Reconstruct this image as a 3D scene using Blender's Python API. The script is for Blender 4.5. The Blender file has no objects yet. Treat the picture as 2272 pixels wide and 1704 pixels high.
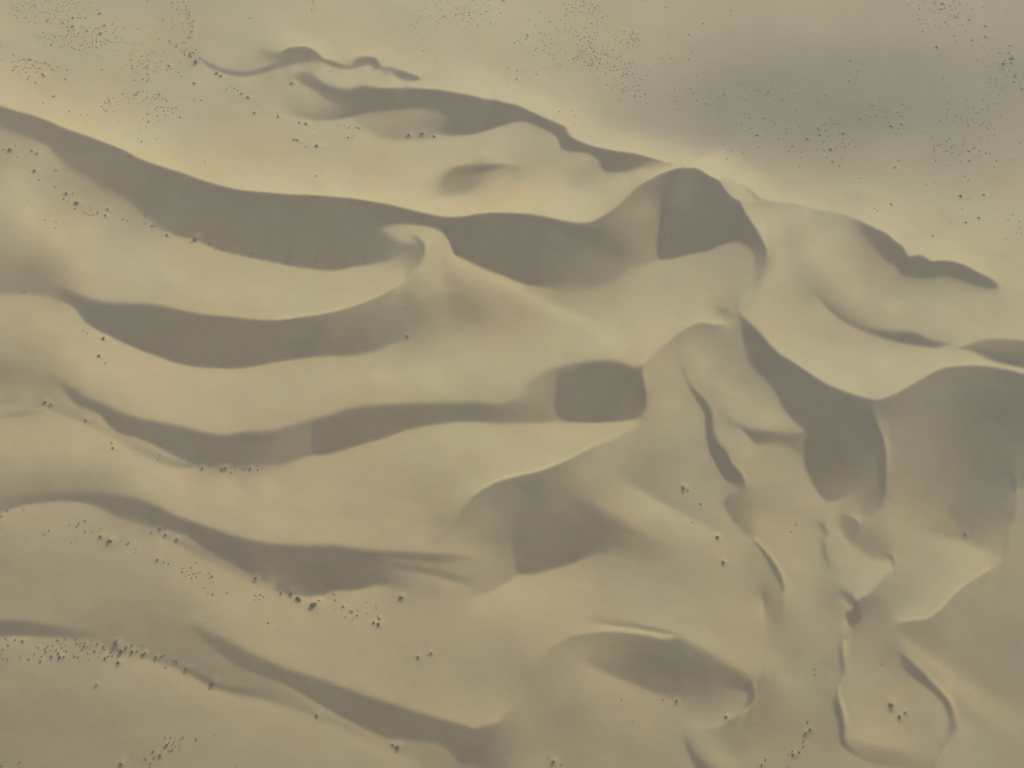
# Aerial view over a sand sea: curved dune crests in low sun, hazy air, scattered shrubs.
import bpy, math, random
import numpy as np

# ---------------------------------------------------------------- camera, sky, sun, exposure
CAM_H = 1000.0
CAM_PITCH = math.radians(50)
HFOV = math.radians(44.3)
CAM_F = 1136/math.tan(HFOV/2)                    # focal length in pixels of the 2272 px wide photograph
SUN_EL = math.radians(31)
SUN_AZ = math.radians(24)                        # clockwise from +Y, the way the camera looks
SKY_STRENGTH = 0.066
SUN_STRENGTH = 3.8
EXPOSURE = 0.41
HAZE = 0.00022
HAZE_COL = (0.97, 0.91, 0.85, 1)
GREY_GROUND = [(400, 1325, 430, 260, 0.0, .92), (560, 1450, 600, 400, 0.0, .42)]
scn = bpy.context.scene
col = scn.collection
cam_d = bpy.data.cameras.new("camera"); cam = bpy.data.objects.new("camera", cam_d); col.objects.link(cam)
cam_d.sensor_width = 36; cam_d.lens = 18/math.tan(HFOV/2); cam_d.clip_start = 1; cam_d.clip_end = 60000
cam.location = (0, 0, CAM_H); cam.rotation_euler = (math.pi/2-CAM_PITCH, 0, 0)
scn.camera = cam
world = bpy.data.worlds.new("World"); scn.world = world; world.use_nodes = True
nt = world.node_tree; nt.nodes.clear()
sky = nt.nodes.new('ShaderNodeTexSky'); sky.sky_type = 'NISHITA'; sky.sun_disc = False
sky.sun_elevation = SUN_EL; sky.sun_rotation = SUN_AZ; sky.air_density = 1.0; sky.dust_density = 2.0; sky.ozone_density = 1.0
bg = nt.nodes.new('ShaderNodeBackground'); bg.inputs['Strength'].default_value = SKY_STRENGTH
wo = nt.nodes.new('ShaderNodeOutputWorld')
nt.links.new(sky.outputs[0], bg.inputs[0]); nt.links.new(bg.outputs[0], wo.inputs[0])
sd = bpy.data.lights.new("sun", 'SUN'); sun = bpy.data.objects.new("sun", sd); col.objects.link(sun)
sd.energy = SUN_STRENGTH; sd.angle = math.radians(0.5); sd.color = (1.0, 0.95, 0.82)
sun.rotation_euler = (math.pi/2-SUN_EL, 0, -SUN_AZ+math.pi)
sun.location = (600, 1400, 900)
scn.view_settings.view_transform = 'Standard'; scn.view_settings.look = 'None'
scn.view_settings.exposure = EXPOSURE; scn.view_settings.gamma = 1
scn.cycles.max_bounces = 6; scn.cycles.diffuse_bounces = 3; scn.cycles.volume_bounces = 0
scn.cycles.volume_step_rate = 1.0
# how tones of the survey become slopes
LAM, EPS, CORMAX = 0.11, 0.0018, 0.25
REF_TL, REF_TR, REF_BL, REF_BR = 172, 171, 171, 173
I_REF = 0.80
SH_T, SH_B = 118.5, 112.0
# ---------------------------------------------------------------- survey of the dune field
# Every line below was surveyed on the photograph (2272 x 1704): a crest, the foot of a slip face or a
# soft change of slope.  "a" is the tone of the sand left of the line (above it when it runs to the
# right), "b" the tone right of it, "w" how soft the line is.  The tones are turned into SLOPES further
# down; nothing of them reaches a material.
CRV = []
def C(pts, a, b, w=2.0):
    CRV.append((pts, a, b, w))
PTS = []
def P(s):
    v = s.split()
    for i in range(0, len(v), 3):
        PTS.append((float(v[i]), float(v[i+1]), float(v[i+2])))
def L(s):
    v = [float(q) for q in s.replace(',', ' ').split()]
    return list(zip(v[0::2], v[1::2]))

# --- small chain, top left
C(L("445,128 466,141 502,155 542,160 583,152 618,138"), [160,160,158,155,155,150], 124, [3,4,4,4,4,4])
C(L("445,134 475,155 502,164 542,169 591,160 631,148 672,140 700,136"), 124, 160, 3)
C(L("580,108 600,114 618,119 640,108 658,105 680,105 696,111 710,122 716,129 740,136 756,142 772,147"), [156,156,160,165,168,168,166,166,166,165,160,155], [148,132,124,122,122,122,122,122,122,124,126,135], [8,7,5,2,2,2,2,2,2,2,3,6])
C(L("700,136 718,140 740,148 762,153 783,152 802,146 824,144 829,152 846,151"), 126, [158,160,163,163,163,163,163,160,160], 2.5)
C(L("782,141 788,132 797,128 808,126 824,126 835,130 842,140 846,148 862,149 889,156 911,163 926,169 931,174"), [160,163,165,167,167,165,163,163,163,165,166,166,160], [140,126,124,122,122,122,126,130,135,130,122,120,122], [6,4,3,2,2,2,2,2,2,2,2,2,3])
C(L("868,162 878,169 886,173 905,178 924,178 931,175"), [150,132,122,120,120,124], 163, [6,4,3,2,2,2])
# --- second chain
C(L("656,166 668,160 680,160 691,165 713,182 734,191 762,197 781,197 794,193 810,191 843,195 875,195 908,195 943,197 984,201 1017,207 1052,213 1079,220 1098,221 1120,228 1143,232 1171,244 1206,260 1246,277 1256,283 1261,296 1276,308 1312,323 1344,331 1371,336 1412,342 1439,350 1472,359"),
  [155,158,158,160,162,162,162,160,158,160,166,168,169,170,170,171,172,173,174,174,174,174,174,175,175,174,174,174,174,173,173,172,170], [142,134,126,122]+[120]*22+[120,120,119,119,120,124,135],
  [6,6,5,5,5,5,6,6,5,4]+[2]*23)
C(L("656,174 672,187 702,203 724,220 740,228 754,236"), 126, [156,156,153,150,148,140], [5,4,3,3,5,9])
C(L("640,255 660,259 680,262 713,265 753,263 781,258"), [152,142,134,122,122,122], 160, [8,6,5,4,4,4])
C(L("781,258 808,251 835,247 875,245 930,241 957,245 980,252 992,266 985,282 968,296"), [121]*9+[130], [150,148,146,146,146,142,140,136,132,136], [3,3,3,3,3,4,7,10,10,6])
C(L("968,297 1011,300 1052,297 1079,289 1120,277 1141,271 1168,271 1195,281 1227,297 1236,306 1246,328 1257,334 1298,339 1320,349 1331,361 1335,374 1344,381 1360,383 1390,380 1412,373 1439,361 1472,361"), [124,119,118,118,119,120,120,120,119,119,119,119,119,119,118,118,117,118,120,122,128,140], [158,160,160,160,158,155,155,156,156,157,158,158,156,152,150,150,155,158,158,150,148,155], 2.5)
C(L("800,280 820,294 848,306 903,310 957,306 975,299"), [150,148,146,142,142,144], 163, 9)
C(L("1412,374 1450,372 1490,364"), 146, 160, 5)
P("690,240,150 720,250,143 850,270,149 920,285,143 960,280,138".replace(',',' '))
# --- small crescent in the middle of the upper field
C(L("968,425 973,407 989,385 1011,371 1052,365 1092,364 1130,367 1160,368"), [168,166,164,163,162,162,160,160], [156,146,134,124,122,122,134,155], [14,12,8,5,4,4,5,8])
C(L("1005,396 1025,393 1052,388 1092,377 1130,368"), [128,124,122,124,134], [140,140,145,150,155], [7,5,5,5,5])
C(L("973,434 990,436 1038,426 1079,407 1110,390"), [155,146,140,150,156], [168,168,166,162,160], 11)
P("1012 407 137 1045 404 139".replace(',',' '))
# --- the long crest that crosses the picture
C(L("-120,190 0,235 41,248 81,259 108,269 136,282 190,301 231,316 271,332 312,353 353,368 407,385 448,400 488,412 542,423 600,428 631,431 713,435 781,441 821,447 862,454 903,464 943,473 984,481 1025,481 1065,475 1106,473 1150,474 1181,476 1222,484 1255,491 1284,495 1306,494 1331,483 1358,466 1385,442 1412,416 1439,400 1480,381 1507,374 1534,373 1548,375 1575,391 1596,401"),
  [168,170,171,171,171,172,172,173,173,173,173,172,172,173,174,174,174,174,174,174,174,174,174,174,174,173,173,173,173,173,173,172,171,169,167,166,166,167,168,170,173,174,175,173],
  [124,124,123,122,122,122,122,122,122,121,121,121,121,121,121,121,121,121,119,118,117,117,117,118,120,120,120,120,120,119,119,122,126,130,134,136,132,126,122,120,118,118,117,116], 1.6)
C(L("1596,401 1607,418 1623,437 1642,449 1651,468 1667,492 1683,517 1694,536 1700,549 1702,563 1697,593 1689,614 1678,633 1664,650 1651,669 1642,682"),
  [160,158,158,158,160,163,165,166,166,164,162,160,160,158,155,152], [115,114,113,113,113,113,113,116,118,120,128,134,140,143,144,140], [1.6]*10+[3,4,5,5,5,5])
C(L("-120,250 0,282 41,298 81,312 108,325 122,343 141,361 168,380 203,401 239,423 271,437 298,457 325,481 353,504 393,523 434,533 488,556 542,569 604,582 658,593 699,598 726,601 753,599 781,593 821,587 848,582 875,574 895,566"),
  [126,124,124,124,124,124,125,125,125,124,124,123,123,123,123,123,123,123,123,123,123,123,123,123,124,126,130,136],
  [145,145,145,148,152,152,148,144,142,142,142,143,145,148,155,158,158,158,160,160,160,160,160,160,158,155,150,146], [8,7,6,5,5,6,8,8,8,8,8,8,7,5,3,3,3,3,3,3,3,3,3,3,4,5,8,10])
# tongue of light in the hollow
C(L("843,507 860,502 875,499 913,498 951,503 979,514 995,530 1003,549 1011,565 1038,580 1079,599 1120,614 1150,626 1168,632 1203,637 1230,638"), [121,120,119,118,117,117,116,116,116,116,116,117,118,118,120,124], [140,152,158,160,162,164,166,168,168,168,167,166,164,160,155,152], [8,5,4,4,4,4,4,4,3,2.5,2.5,2.5,3,3,4,8])
C(L("1230,638 1280,640 1331,633 1371,617 1398,598 1431,587 1455,577"), [126,128,132,136,138,140,138], [145,146,148,150,151,152,152], [10,12,12,12,10,6,4])
C(L("843,509 862,522 889,536 922,543"), [150,154,156,156], [124,124,126,130], [8,9,9,8])
# inner crest and its slip face
C(L("920,524 932,530 938,536 943,546 943,563 935,584 924,598"), [160,161,162,163,163,160,158], [132,128,126,126,130,138,146], [4,3,2,1.6,1.6,2,3])
C(L("550,709 618,711 658,706 713,698 767,685 808,671 848,654 875,639 908,612 924,598"), [158,162,163,163,163,163,162,160,152,148], [122,122,124,130,136,140,142,145,150,154], [2,1.6,1.6,1.6,1.6,1.6,1.6,1.6,1.6,2])
C(L("60,618 122,631 152,644 184,658 217,669 244,673 285,674 325,675 366,681 407,690 448,698 488,702 542,707 550,709"), [140,142,148,154,156,156,156,157,158,158,158,158,158,158], [138,132,124,120,120,121,121,121,121,121,121,121,121,121], [16,12,8,7,6,6,6,6,5,4,4,3,3,2])
C(L("122,655 136,666 163,682 179,701 190,715 201,723 244,747 298,772 353,792 393,806 434,814 488,818 529,818 570,812 604,805 658,797 713,791 781,788 835,777 875,761 900,751"),
  [130,124,122,121]+[120]*13+[121,124,128,134], [150,154,156,158,160,162,163,163,163,163,162,161,160,159,158,158,156,154,152,150,148], [7,4,3,2.5,2.5,2.5,2.5,2.5,2.5,2.5,2.5,2.5,2.5,3,3,3,4,5,6,7,8])
P("907 665 138 930 712 134 960 671 140 1015 690 137 1065 675 142 985 640 148 957 610 158 940 650 152 800 740 125 860 700 132 700 740 121".replace(',',' '))
C(L("983,575 984,600 978,632"), 150, 158, 5)
# ridge of light going to the lower right
C(L("1011,585 1050,604 1100,630 1150,655 1200,683 1260,712 1310,735 1350,764 1398,785"), [168,168,167,166,166,168,167,164,160], [160,156,154,152,155,160,162,164,158], 14)
C(L("1168,645 1220,672 1280,698 1331,718"), [152,152,154,156], [165,167,168,166], 11)
P("960,830,163 1000,760,155 1100,740,155 1250,740,160 1200,760,158 1100,840,160 1040,800,160 1150,700,148 1240,660,146 1340,690,158 1450,640,157 1534,671,158 1600,640,155 1560,600,152 1640,610,150 1400,730,158".replace(',',' '))
# the tall star dune, shaded face
C(L("1468,450 1465,468 1463,506 1458,530 1455,557 1461,576"), [118,114,113,112,113,114], [128,136,137,138,139,141], [10,5,3,2.5,2.5,2.5])
C(L("1461,577 1493,574 1534,564 1575,555 1602,544 1621,537 1642,538 1661,549 1672,563 1676,590 1671,617 1658,644"), [114,114,114,114,115,116,117,118,121,128,135,142], [152,152,150,148,146,145,144,144,145,148,150,151], [2.5,2.5,2.5,2.5,3,3,4,4,3,4,6,8])
P("1263,503,114 1320,528,115 1371,552,119 1120,550,114 1180,590,116 1235,525,126 1300,570,128 1360,600,134 1439,468,143 1410,520,140 1380,480,138 1534,427,121 1466,412,121 1540,500,114 1430,560,140 1060,530,115 1000,500,116".replace(',',' '))
C(L("1642,682 1640,690 1642,698"), [158,158,158], [132,124,120], 2)
C(L("1600,684 1618,688 1630,698 1636,706"), [152,148,146,142], [130,126,126,132], 5)
# narrow ridge line at the top right of the star dune
C(L("1472,358 1507,358 1548,365 1600,388 1640,404 1670,423 1683,438 1697,443 1726,447 1767,453 1802,464 1848,470 1884,480 1905,489"), [172,175,176,176,175,174,172,170,168,168,166,165,166,166], [168,170,170,168,164,154,140,148,154,155,154,154,150,135], [3,3,3,2.5,2,1.8,1.6,2,2,2,2,2,2,2])
C(L("1642,447 1690,446 1726,449"), [166,165,162], [156,152,154], 4)
C(L("1905,489 1943,507 1965,517 1984,533 2003,548 2010,560 2016,568 2041,566 2054,572 2065,579 2092,578 2128,584 2160,599 2187,613 2206,624 2214,636 2206,642"), [166,168,168,168,167,165,163,165,166,166,168,168,168,167,165,160,156], [122,118,117,117,117,117,117,117,117,117,117,117,117,117,118,120,122], [2,2,2,2,2,2,2,2,2,2,2,2,2,2,2,3,3])
C(L("1902,500 1911,517 1930,538 1951,563 1970,582 1987,590 1995,601 2008,612 2033,617 2065,617 2090,614 2120,618 2155,631 2187,639 2206,642"), [128,121,119,118]+[118]*10+[120], [143,141,141,141,141,141,141,141,141,142,143,144,146,150,155], [8,6,4,3,3,3,3,3,3,3,3,3,3,3,3])
P("1862,508,157 1900,550,150 1808,563,162 1753,536,151 1700,508,167 1932,600,146 1975,630,147 2040,655,154 2120,655,157 1850,600,158 1900,650,160 1980,680,160 2100,700,160 2200,700,159 1780,600,150 1745,650,154 1760,710,156 1790,470,160 1745,480,158 1800,780,160 1850,740,156 1720,600,158 1960,800,163 2080,790,165 1900,820,164 1850,790,160 2170,660,160".replace(',',' '))
# lower right slip faces
C(L("1795,640 1813,655 1835,671 1862,693 1894,712 1930,727 1970,734 2011,736 2038,742 2065,754 2106,763"), [152,148,142,142,144,148,152,155,155,155,156], [145,130,122,119,118,118,118,118,118,122,136], [12,9,8,9,9,9,7,5,4,5,5])
C(L("1800,640 1818,662 1835,682 1862,706 1903,728 1957,749 2011,763 2052,769 2084,769 2106,764"), [140,124,120,118,118,118,118,118,119,126], [154,154,153,153,152,152,154,158,160,160], [6,3,2.5,2.5,2.5,3,3,3,3,3])
C(L("2125,771 2155,762 2176,754 2201,751 2236,752 2272,756 2380,770"), 161, [142,142,142,140,138,132,125], 2)
C(L("2125,772 2160,780 2187,793 2220,805 2272,816 2380,835"), [136,122,115,112,112,112], [158,163,165,167,168,165], [4,7,7,6,5,4])
C(L("1642,698 1664,717 1683,735 1707,763 1729,784 1756,801 1789,823 1813,839 1835,852 1875,869 1916,882 1943,888"), [155,158,160,162,164,165,166,166,165,163,160,156], [119,117,116,116,116,116,116,116,116,116,117,118], [2,2.5,3,2.5,2,2,2,2,2.5,3,3,3])
C(L("1943,888 1959,884 1997,868 2030,850 2057,834 2090,818 2133,812 2182,812 2225,818 2272,829 2380,855"), [156,160,162,163,164,165,167,168,168,168,166], [122,126,130,130,130,128,127,126,124,120,118], 2)
C(L("1642,698 1645,731 1651,766 1661,799 1678,823 1700,843 1724,876 1737,903 1759,930 1780,949 1791,963"), [120,118,117,117,117,117,117,117,117,117,116], [143,142,140,139,140,140,142,144,144,142,134], [3,3,4,5,4,3,3,3,3,4,8])
C(L("1791,968 1785,982 1783,1014 1789,1042 1799,1066 1818,1096 1835,1112 1856,1109 1884,1098"), [112,112,115,117,119,120,121,124,130], [126,136,144,145,146,149,150,147,142], [8,5,3,2.5,2.5,2.5,2.5,4,8])
C(L("1938,905 1946,938 1957,963 1965,993 1968,1033 1966,1074 1960,1104 1949,1131 1932,1153 1911,1164 1903,1155"), [132,140,140,141,145,146,148,150,148,142,140], [118,115,114,113,113,114,118,130,138,144,152], [5,2,1.6,1.6,1.6,1.6,2,3,3,3,3])
C(L("1925,993 1946,1031 1949,1069 1946,1095"), [114,114,115,120], [119,124,126,130], [6,3,3,5])
P("1862,1020,117 1916,1060,125 1916,1115,134 1890,1130,144 1808,982,110 1830,940,116 1880,950,117 1743,850,117 1970,911,123 1997,966,137 2025,1074,141 2005,1040,136 2079,938,131 2133,1020,128 2242,911,109 2290,950,109 2236,1047,115 2187,1101,126 2106,1101,138 2160,1155,132 2052,1155,150 1975,1155,151 2000,1200,152 2090,860,128 2150,880,122 2060,1000,136 2020,880,128 2240,1110,120 2200,1160,132 2215,1200,142 2140,1185,134".replace(',',' '))
C(L("2030,1178 2080,1186 2133,1200 2190,1224 2222,1240"), [146,142,138,142,146], [154,157,158,157,152], 9)
C(L("2100,1125 2115,1155 2135,1175"), [130,130,134], [140,144,148], 9)
C(L("2262,1060 2255,1112 2250,1150 2242,1174 2236,1204 2228,1234 2201,1261 2166,1282 2117,1319 2090,1349 2060,1371 2025,1377 1995,1381"),
  [130,135,140,143,144,144,143,142,142,142,140,132,138], [114,116,120,126,128,142,156,159,160,160,160,158,150], [3,2,2,2,2,2,2,2,2,2,1.8,2,4])
C(L("2228,1180 2224,1205 2222,1232"), [128,124,130], [145,145,148], 3)
P("2100,1260,156 2000,1280,152 2030,1320,153 2060,1230,155 1990,1340,150 2272,1300,142 2200,1350,143 2120,1400,141 2272,1444,137 2200,1480,138 2080,1420,138 2040,1400,134 2150,1450,139 2350,1300,142 2350,1500,138".replace(',',' '))
C(L("1990,1400 2030,1430 2090,1470 2150,1510 2230,1560 2300,1600"), [138,139,140,140,141,142], [148,152,153,152,148,145], 12)
C(L("2040,1480 2090,1520 2140,1560 2200,1610 2260,1650"), [152,152,150,148,146], [146,144,143,142,142], 12)
P("2200,1680,144 2150,1620,146 2272,1690,143 2130,1690,147".replace(',',' '))
# crescent at the lower right corner
C(L("1995,1444 2025,1471 2057,1501 2087,1533 2109,1560 2117,1585 2119,1609 2111,1634 2098,1655 2082,1674 2076,1704 2070,1750"), [142,148,150,148,145,150,151,150,148,147,146,146], [124,113,112,112,112,112,114,122,134,126,124,124], [3,2,1.6,1.6,1.6,1.6,2,3,4,3,3,3])
C(L("1995,1446 2004,1482 2030,1506 2063,1531 2090,1560 2103,1588 2103,1615 2095,1645"), [124,116,113,112,112,113,118,134], [142,140,142,145,146,146,146,147], [3,3,3,2.5,2.5,2.5,3,4])
C(L("2084,1668 2066,1690 2060,1720"), [128,122,122], [143,142,142], 4)
P("1943,1625,156 1957,1498,149 2010,1580,145 2052,1600,142 1930,1440,143 1900,1500,146 1900,1560,149 1960,1550,149 1890,1610,150 2030,1660,146 1980,1520,146".replace(',',' '))
C(L("1873,1410 1871,1444 1874,1479 1867,1506 1859,1533 1862,1555 1871,1585 1874,1612 1873,1639 1889,1661 1916,1680 1957,1691 1997,1697 2052,1703"), [143,154,156,152,154,157,158,152,146,138,132,130,132,138], [128,114,113,118,116,111,109,109,109,112,116,122,128,134], [2,1.6,1.6,1.6,1.6,1.6,1.6,1.6,2,4,6,8,8,8])
C(L("1868,1410 1860,1438 1862,1471 1859,1500 1851,1531 1847,1566 1854,1585 1860,1607 1862,1639 1870,1655 1897,1675 1930,1689 1997,1701 2052,1708"), [128,115,114,120,122,113,110,110,110,110,114,118,126,132], [144,146,146,147,142,138,138,138,140,143,144,144,143,142], [3,2.5,2.5,3,3,3,2.5,2.5,2.5,2.5,3,4,6,8])
C(L("1886,1640 1930,1652 1990,1664 2050,1672"), [154,155,153,150], [144,140,138,142], 9)
# the knot
C(L("1864,1308 1886,1318 1902,1333 1912,1326 1930,1319 1949,1295 1970,1270 1982,1264"), [145,148,152,156,158,159,160,160], [122,114,114,122,134,142,148,150], [4,2.5,2,2,2,2,2,2])
C(L("1870,1316 1889,1338 1893,1351 1880,1358 1880,1379 1886,1392"), [116,112,113,113,116,122], [136,150,155,140,150,156], 2)
C(L("1904,1335 1908,1349 1909,1371 1900,1387 1888,1393"), [128,132,133,136,142], [110,109,111,116,126], [3,3,3,3,3])
P("1930,1345,129 1955,1360,133 1935,1385,138 1850,1340,138 1850,1370,142 1840,1300,143 1820,1420,146 1840,1470,141 1800,1400,147 1960,1410,142 1900,1430,144 1925,1300,158 1940,1270,159 1880,1290,152 1900,1250,153 1985,1440,140".replace(',',' '))
C(L("1818,1158 1828,1166 1835,1174 1838,1184 1831,1195 1832,1221 1842,1253"), [146,146,150,152,150,148,144], [126,120,120,124,124,124,132], [3,2,2,2,2,2,4])
C(L("1816,1162 1824,1178 1828,1188 1823,1199 1823,1224 1836,1256"), [124,122,122,122,124,134], [148,148,148,147,147,146], [3,3,3,3,3,4])
C(L("1868,1140 1885,1146 1900,1153 1907,1161"), [148,155,162,162], [134,123,120,124], [5,2.5,1.5,1.5])
C(L("1968,1226 1978,1232 1984,1242 1986,1253 1984,1262"), [146,150,156,158,152], [122,117,119,126,140], [3,2,1.5,1.5,2])
C(L("1970,1236 1976,1245 1981,1256 1983,1264"), [122,124,130,140], [150,156,158,158], 2)
C(L("1867,1322 1880,1336 1890,1350"), [124,118,118], [148,152,154], 2)
C(L("1862,1165 1868,1180 1876,1192 1900,1215 1930,1235 1958,1243 1975,1244"), [136,134,132,138,142,144,146], [152,154,156,156,156,157,156], [7,4,4,7,7,7,6])
P("1916,1195,133 1950,1210,139 1890,1175,126 1940,1170,144 1850,1150,151 1800,1150,148 1800,1200,150 1790,1250,152 1850,1240,151 1860,1215,150 1800,1300,150 1750,1180,152 1770,1350,148 1760,1280,152 1690,1160,153 1720,1100,147 1760,1100,146 1760,1050,146 1720,1040,148 1800,1120,150".replace(',',' '))
# the snake
C(L("1508,780 1512,810 1523,836 1531,854 1556,879 1572,900 1580,920 1583,955 1594,982 1613,1004 1626,1031 1642,1047 1652,1066 1651,1080"), [150,150,150,148,148,148,148,148,148,147,146,146,146,145], [146,138,128,120,114,112,110,106,104,104,104,106,110,120], [6,5,4,3,3,2.5,2.5,3,3,3,3,3,3,4])
C(L("1506,795 1512,815 1520,835 1531,862 1548,892 1564,920 1567,960 1572,993 1588,1025 1604,1052 1629,1077"), [146,138,128,119,113,110,106,104,105,108,116], [152,151,150,150,149,148,147,146,145,144,142], [6,5,4,3,2.5,2.5,3,4,4,3,3])
C(L("1640,1088 1615,1101 1607,1117 1613,1136 1632,1161 1664,1192 1675,1200"), [134,126,124,124,128,134,142], [143,146,150,150,150,150,149], [4,3,2,2,3,4,5])
C(L("1672,1197 1694,1218 1715,1245 1728,1266 1738,1290 1740,1305 1737,1322"), [150,151,152,153,154,153,148], [128,118,114,113,113,116,136], [3,2,1.8,1.8,1.8,2,4])
C(L("1672,1202 1690,1225 1707,1254 1721,1281 1732,1306"), [128,119,114,114,118], [147,146,145,144,143], 2.5)
C(L("1690,1318 1694,1335 1697,1352 1699,1376"), [126,123,126,136], [142,156,158,156], 3)
P("1712,1335,124 1715,1360,128 1740,1350,142 1755,1400,142 1720,1400,140 1660,1300,147 1560,1300,148 1640,1240,150 1560,1240,148 1760,1450,142 1720,1470,150 1660,1440,152 1600,1400,150 1640,1350,152 1780,1520,146 1720,1560,138 1690,1552,124 1690,1520,128 1720,1620,136 1800,1600,138 1830,1550,142 1760,1680,142 1660,1600,127 1700,1650,140 1815,1680,141 1670,1680,142 1810,1460,145 1740,1510,150".replace(',',' '))
C(L("1600,905 1630,935 1660,950 1700,956 1740,960 1780,962"), [150,152,152,152,150,144], [144,132,120,119,120,122], [8,8,7,7,8,8])
C(L("1640,948 1656,964 1680,984 1720,982 1750,990 1783,1012"), [130,118,118,122,126,126], [154,156,152,144,142,142], [4,3,3,6,8,6])
P("1600,940,150 1620,1000,154 1665,1000,152 1650,910,154 1700,925,158 1600,860,156 1560,810,156 1640,870,152 1660,840,141 1610,760,137 1620,800,143 1680,880,148 1560,760,146 1720,930,157 1750,950,152 1700,1010,146 1590,870,148 1540,780,152".replace(',',' '))
C(L("1428,806 1453,785 1485,758 1512,736 1539,720 1561,716 1588,720 1615,719 1630,712"), [160,160,161,161,162,165,167,166,160], [154,150,146,143,142,138,136,138,142], [5,4,3,2.5,2.5,2.5,2,2,3])
P("1480,800,153 1500,840,152 1470,850,154 1500,900,153 1530,950,150 1560,1060,146 1480,940,150 1440,960,148 1450,1020,143 1500,1020,145 1390,1000,150 1440,1066,141 1507,1088,146 1560,1110,147 1530,1000,147 1350,1020,150 1380,1060,147 1590,1130,150 1620,720,146".replace(',',' '))
# dark block and long band to its left
C(L("1150,880 1165,862 1181,845 1208,825 1263,811 1317,802 1358,800 1385,807 1412,816 1428,808"), [157,157,157,157,157,157,158,158,157,155], [148,143,140,136,122,119,119,119,120,126], [9,10,11,10,9,7,6,6,6,4])
C(L("1427,812 1426,830 1430,852 1435,879 1431,906 1423,926"), [154,155,156,155,152,150], [117,116,116,116,118,128], [3,1.8,1.6,1.8,2,4])
C(L("1423,927 1393,933 1350,937 1295,938 1263,936 1241,930 1233,917 1231,884 1236,846 1243,822"), [152,161,162,160,156,148,140,138,138,140], [124,121,119,118,118,118,118,119,119,124], [5,3,2,2,2,2,2,3,5,9])
C(L("110,832 136,846 163,863 190,880 231,898 271,917 312,930 353,938 407,949 461,962 502,966 550,959 600,958 640,948 673,938 713,928 767,911 808,903 875,898 930,896 984,896 1052,894 1106,898 1141,892 1155,880"), [142,144,146,149,150,152,153,154,155,155,155,154,154,153,152,152,152,152,152,152,152,152,152,153,155], [138,128,122]+[120]*9+[124,130,128,121,119,119,119,119,119,119,122,136,144], [14,9,6,6,6,6,6,6,6,6,6,7,7,7,8,8,8,8,7,7,7,7,7,8,8])
C(L("134,855 141,868 152,882 176,902 195,909 222,921 236,938 260,959 277,966 312,975 353,993 393,1014 434,1032"), [130,124,121]+[120]*10, [146,148,150,150,150,152,156,154,152,150,150,150,140], [7,4,3,2.5,2.5,2.5,2,2,2.5,2.5,2.5,2.5,5])
C(L("434,1034 488,1038 542,1037 600,1032 631,1030 658,1020 691,1011 718,1010 753,1002 808,985 848,974 903,955 957,944 1011,937 1065,936 1106,938 1154,938 1208,938 1236,935"), [121,121,122,124,126,130,126,120,120,120,120,120,120,120,120,124,130,134,138], [144,144,144,146,150,154,157,156,154,152,152,153,155,157,158,158,159,160,160], [5,6,6,6,6,5,3,2.5,2.5,2.5,2.5,3,3,3,4,5,6,5,4])
C(L("694,938 692,965 690,1010"), [122,121,122], [132,134,134], 3)
P("631,1000,132 600,990,126 660,985,134 1106,915,124 1181,911,134 1210,880,140 1140,915,129".replace(',',' '))
C(L("-60,905 60,900 108,909 149,925 190,941 244,968 271,985 312,1009 366,1031 407,1038 434,1036"), [140,142,142,143,145,146,146,144,138,128,124], [152,153,155,157,159,160,160,160,160,158,154], [10,9,8,8,8,8,8,8,6,5,5])
C(L("-60,930 0,926 50,924 95,917"), [142,141,138,146], [150,150,152,154], [6,5,4,4])
# left edge swells
C(L("-60,650 0,652 54,653 108,658 130,668"), [138,138,137,136,134], [155,155,155,153,150], [6,6,6,7,7])
P("0,600,140 60,600,138 0,545,148 100,610,138 -60,600,140 68,481,168 130,530,168 190,590,167 20,430,162 41,400,165 0,360,152 60,360,152 100,380,152 250,560,165 300,600,166 200,500,163 150,450,155 400,620,166 500,640,164 600,660,163 350,570,163 0,480,158".replace(',',' '))
P("0,830,130 -60,830,130 50,840,137 100,850,140 0,780,148 60,780,146 0,700,158 100,720,160 160,780,163 0,865,146 60,880,148 200,830,162 300,860,163 450,860,161 600,850,161 750,850,160 850,830,163 1000,850,158 400,910,158 700,880,158 300,830,164 30,760,150".replace(',',' '))
P("0,980,154 100,970,158 180,1000,160 60,1020,154 0,1060,142 80,1060,140 180,1070,140 240,1070,143 300,1020,160 400,1080,162 500,1080,160 600,1080,161 700,1090,158 800,1100,155 850,1050,152 900,1000,153 960,1130,150 980,1160,140 940,1100,150 1000,1000,158 1100,980,160 1200,980,162 1300,970,164 1050,1040,152 600,1150,160 750,1160,154 870,1160,155 930,1190,154 0,1090,138 -60,1070,138 1000,1060,152 1250,960,163 350,1070,158".replace(',',' '))
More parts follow.
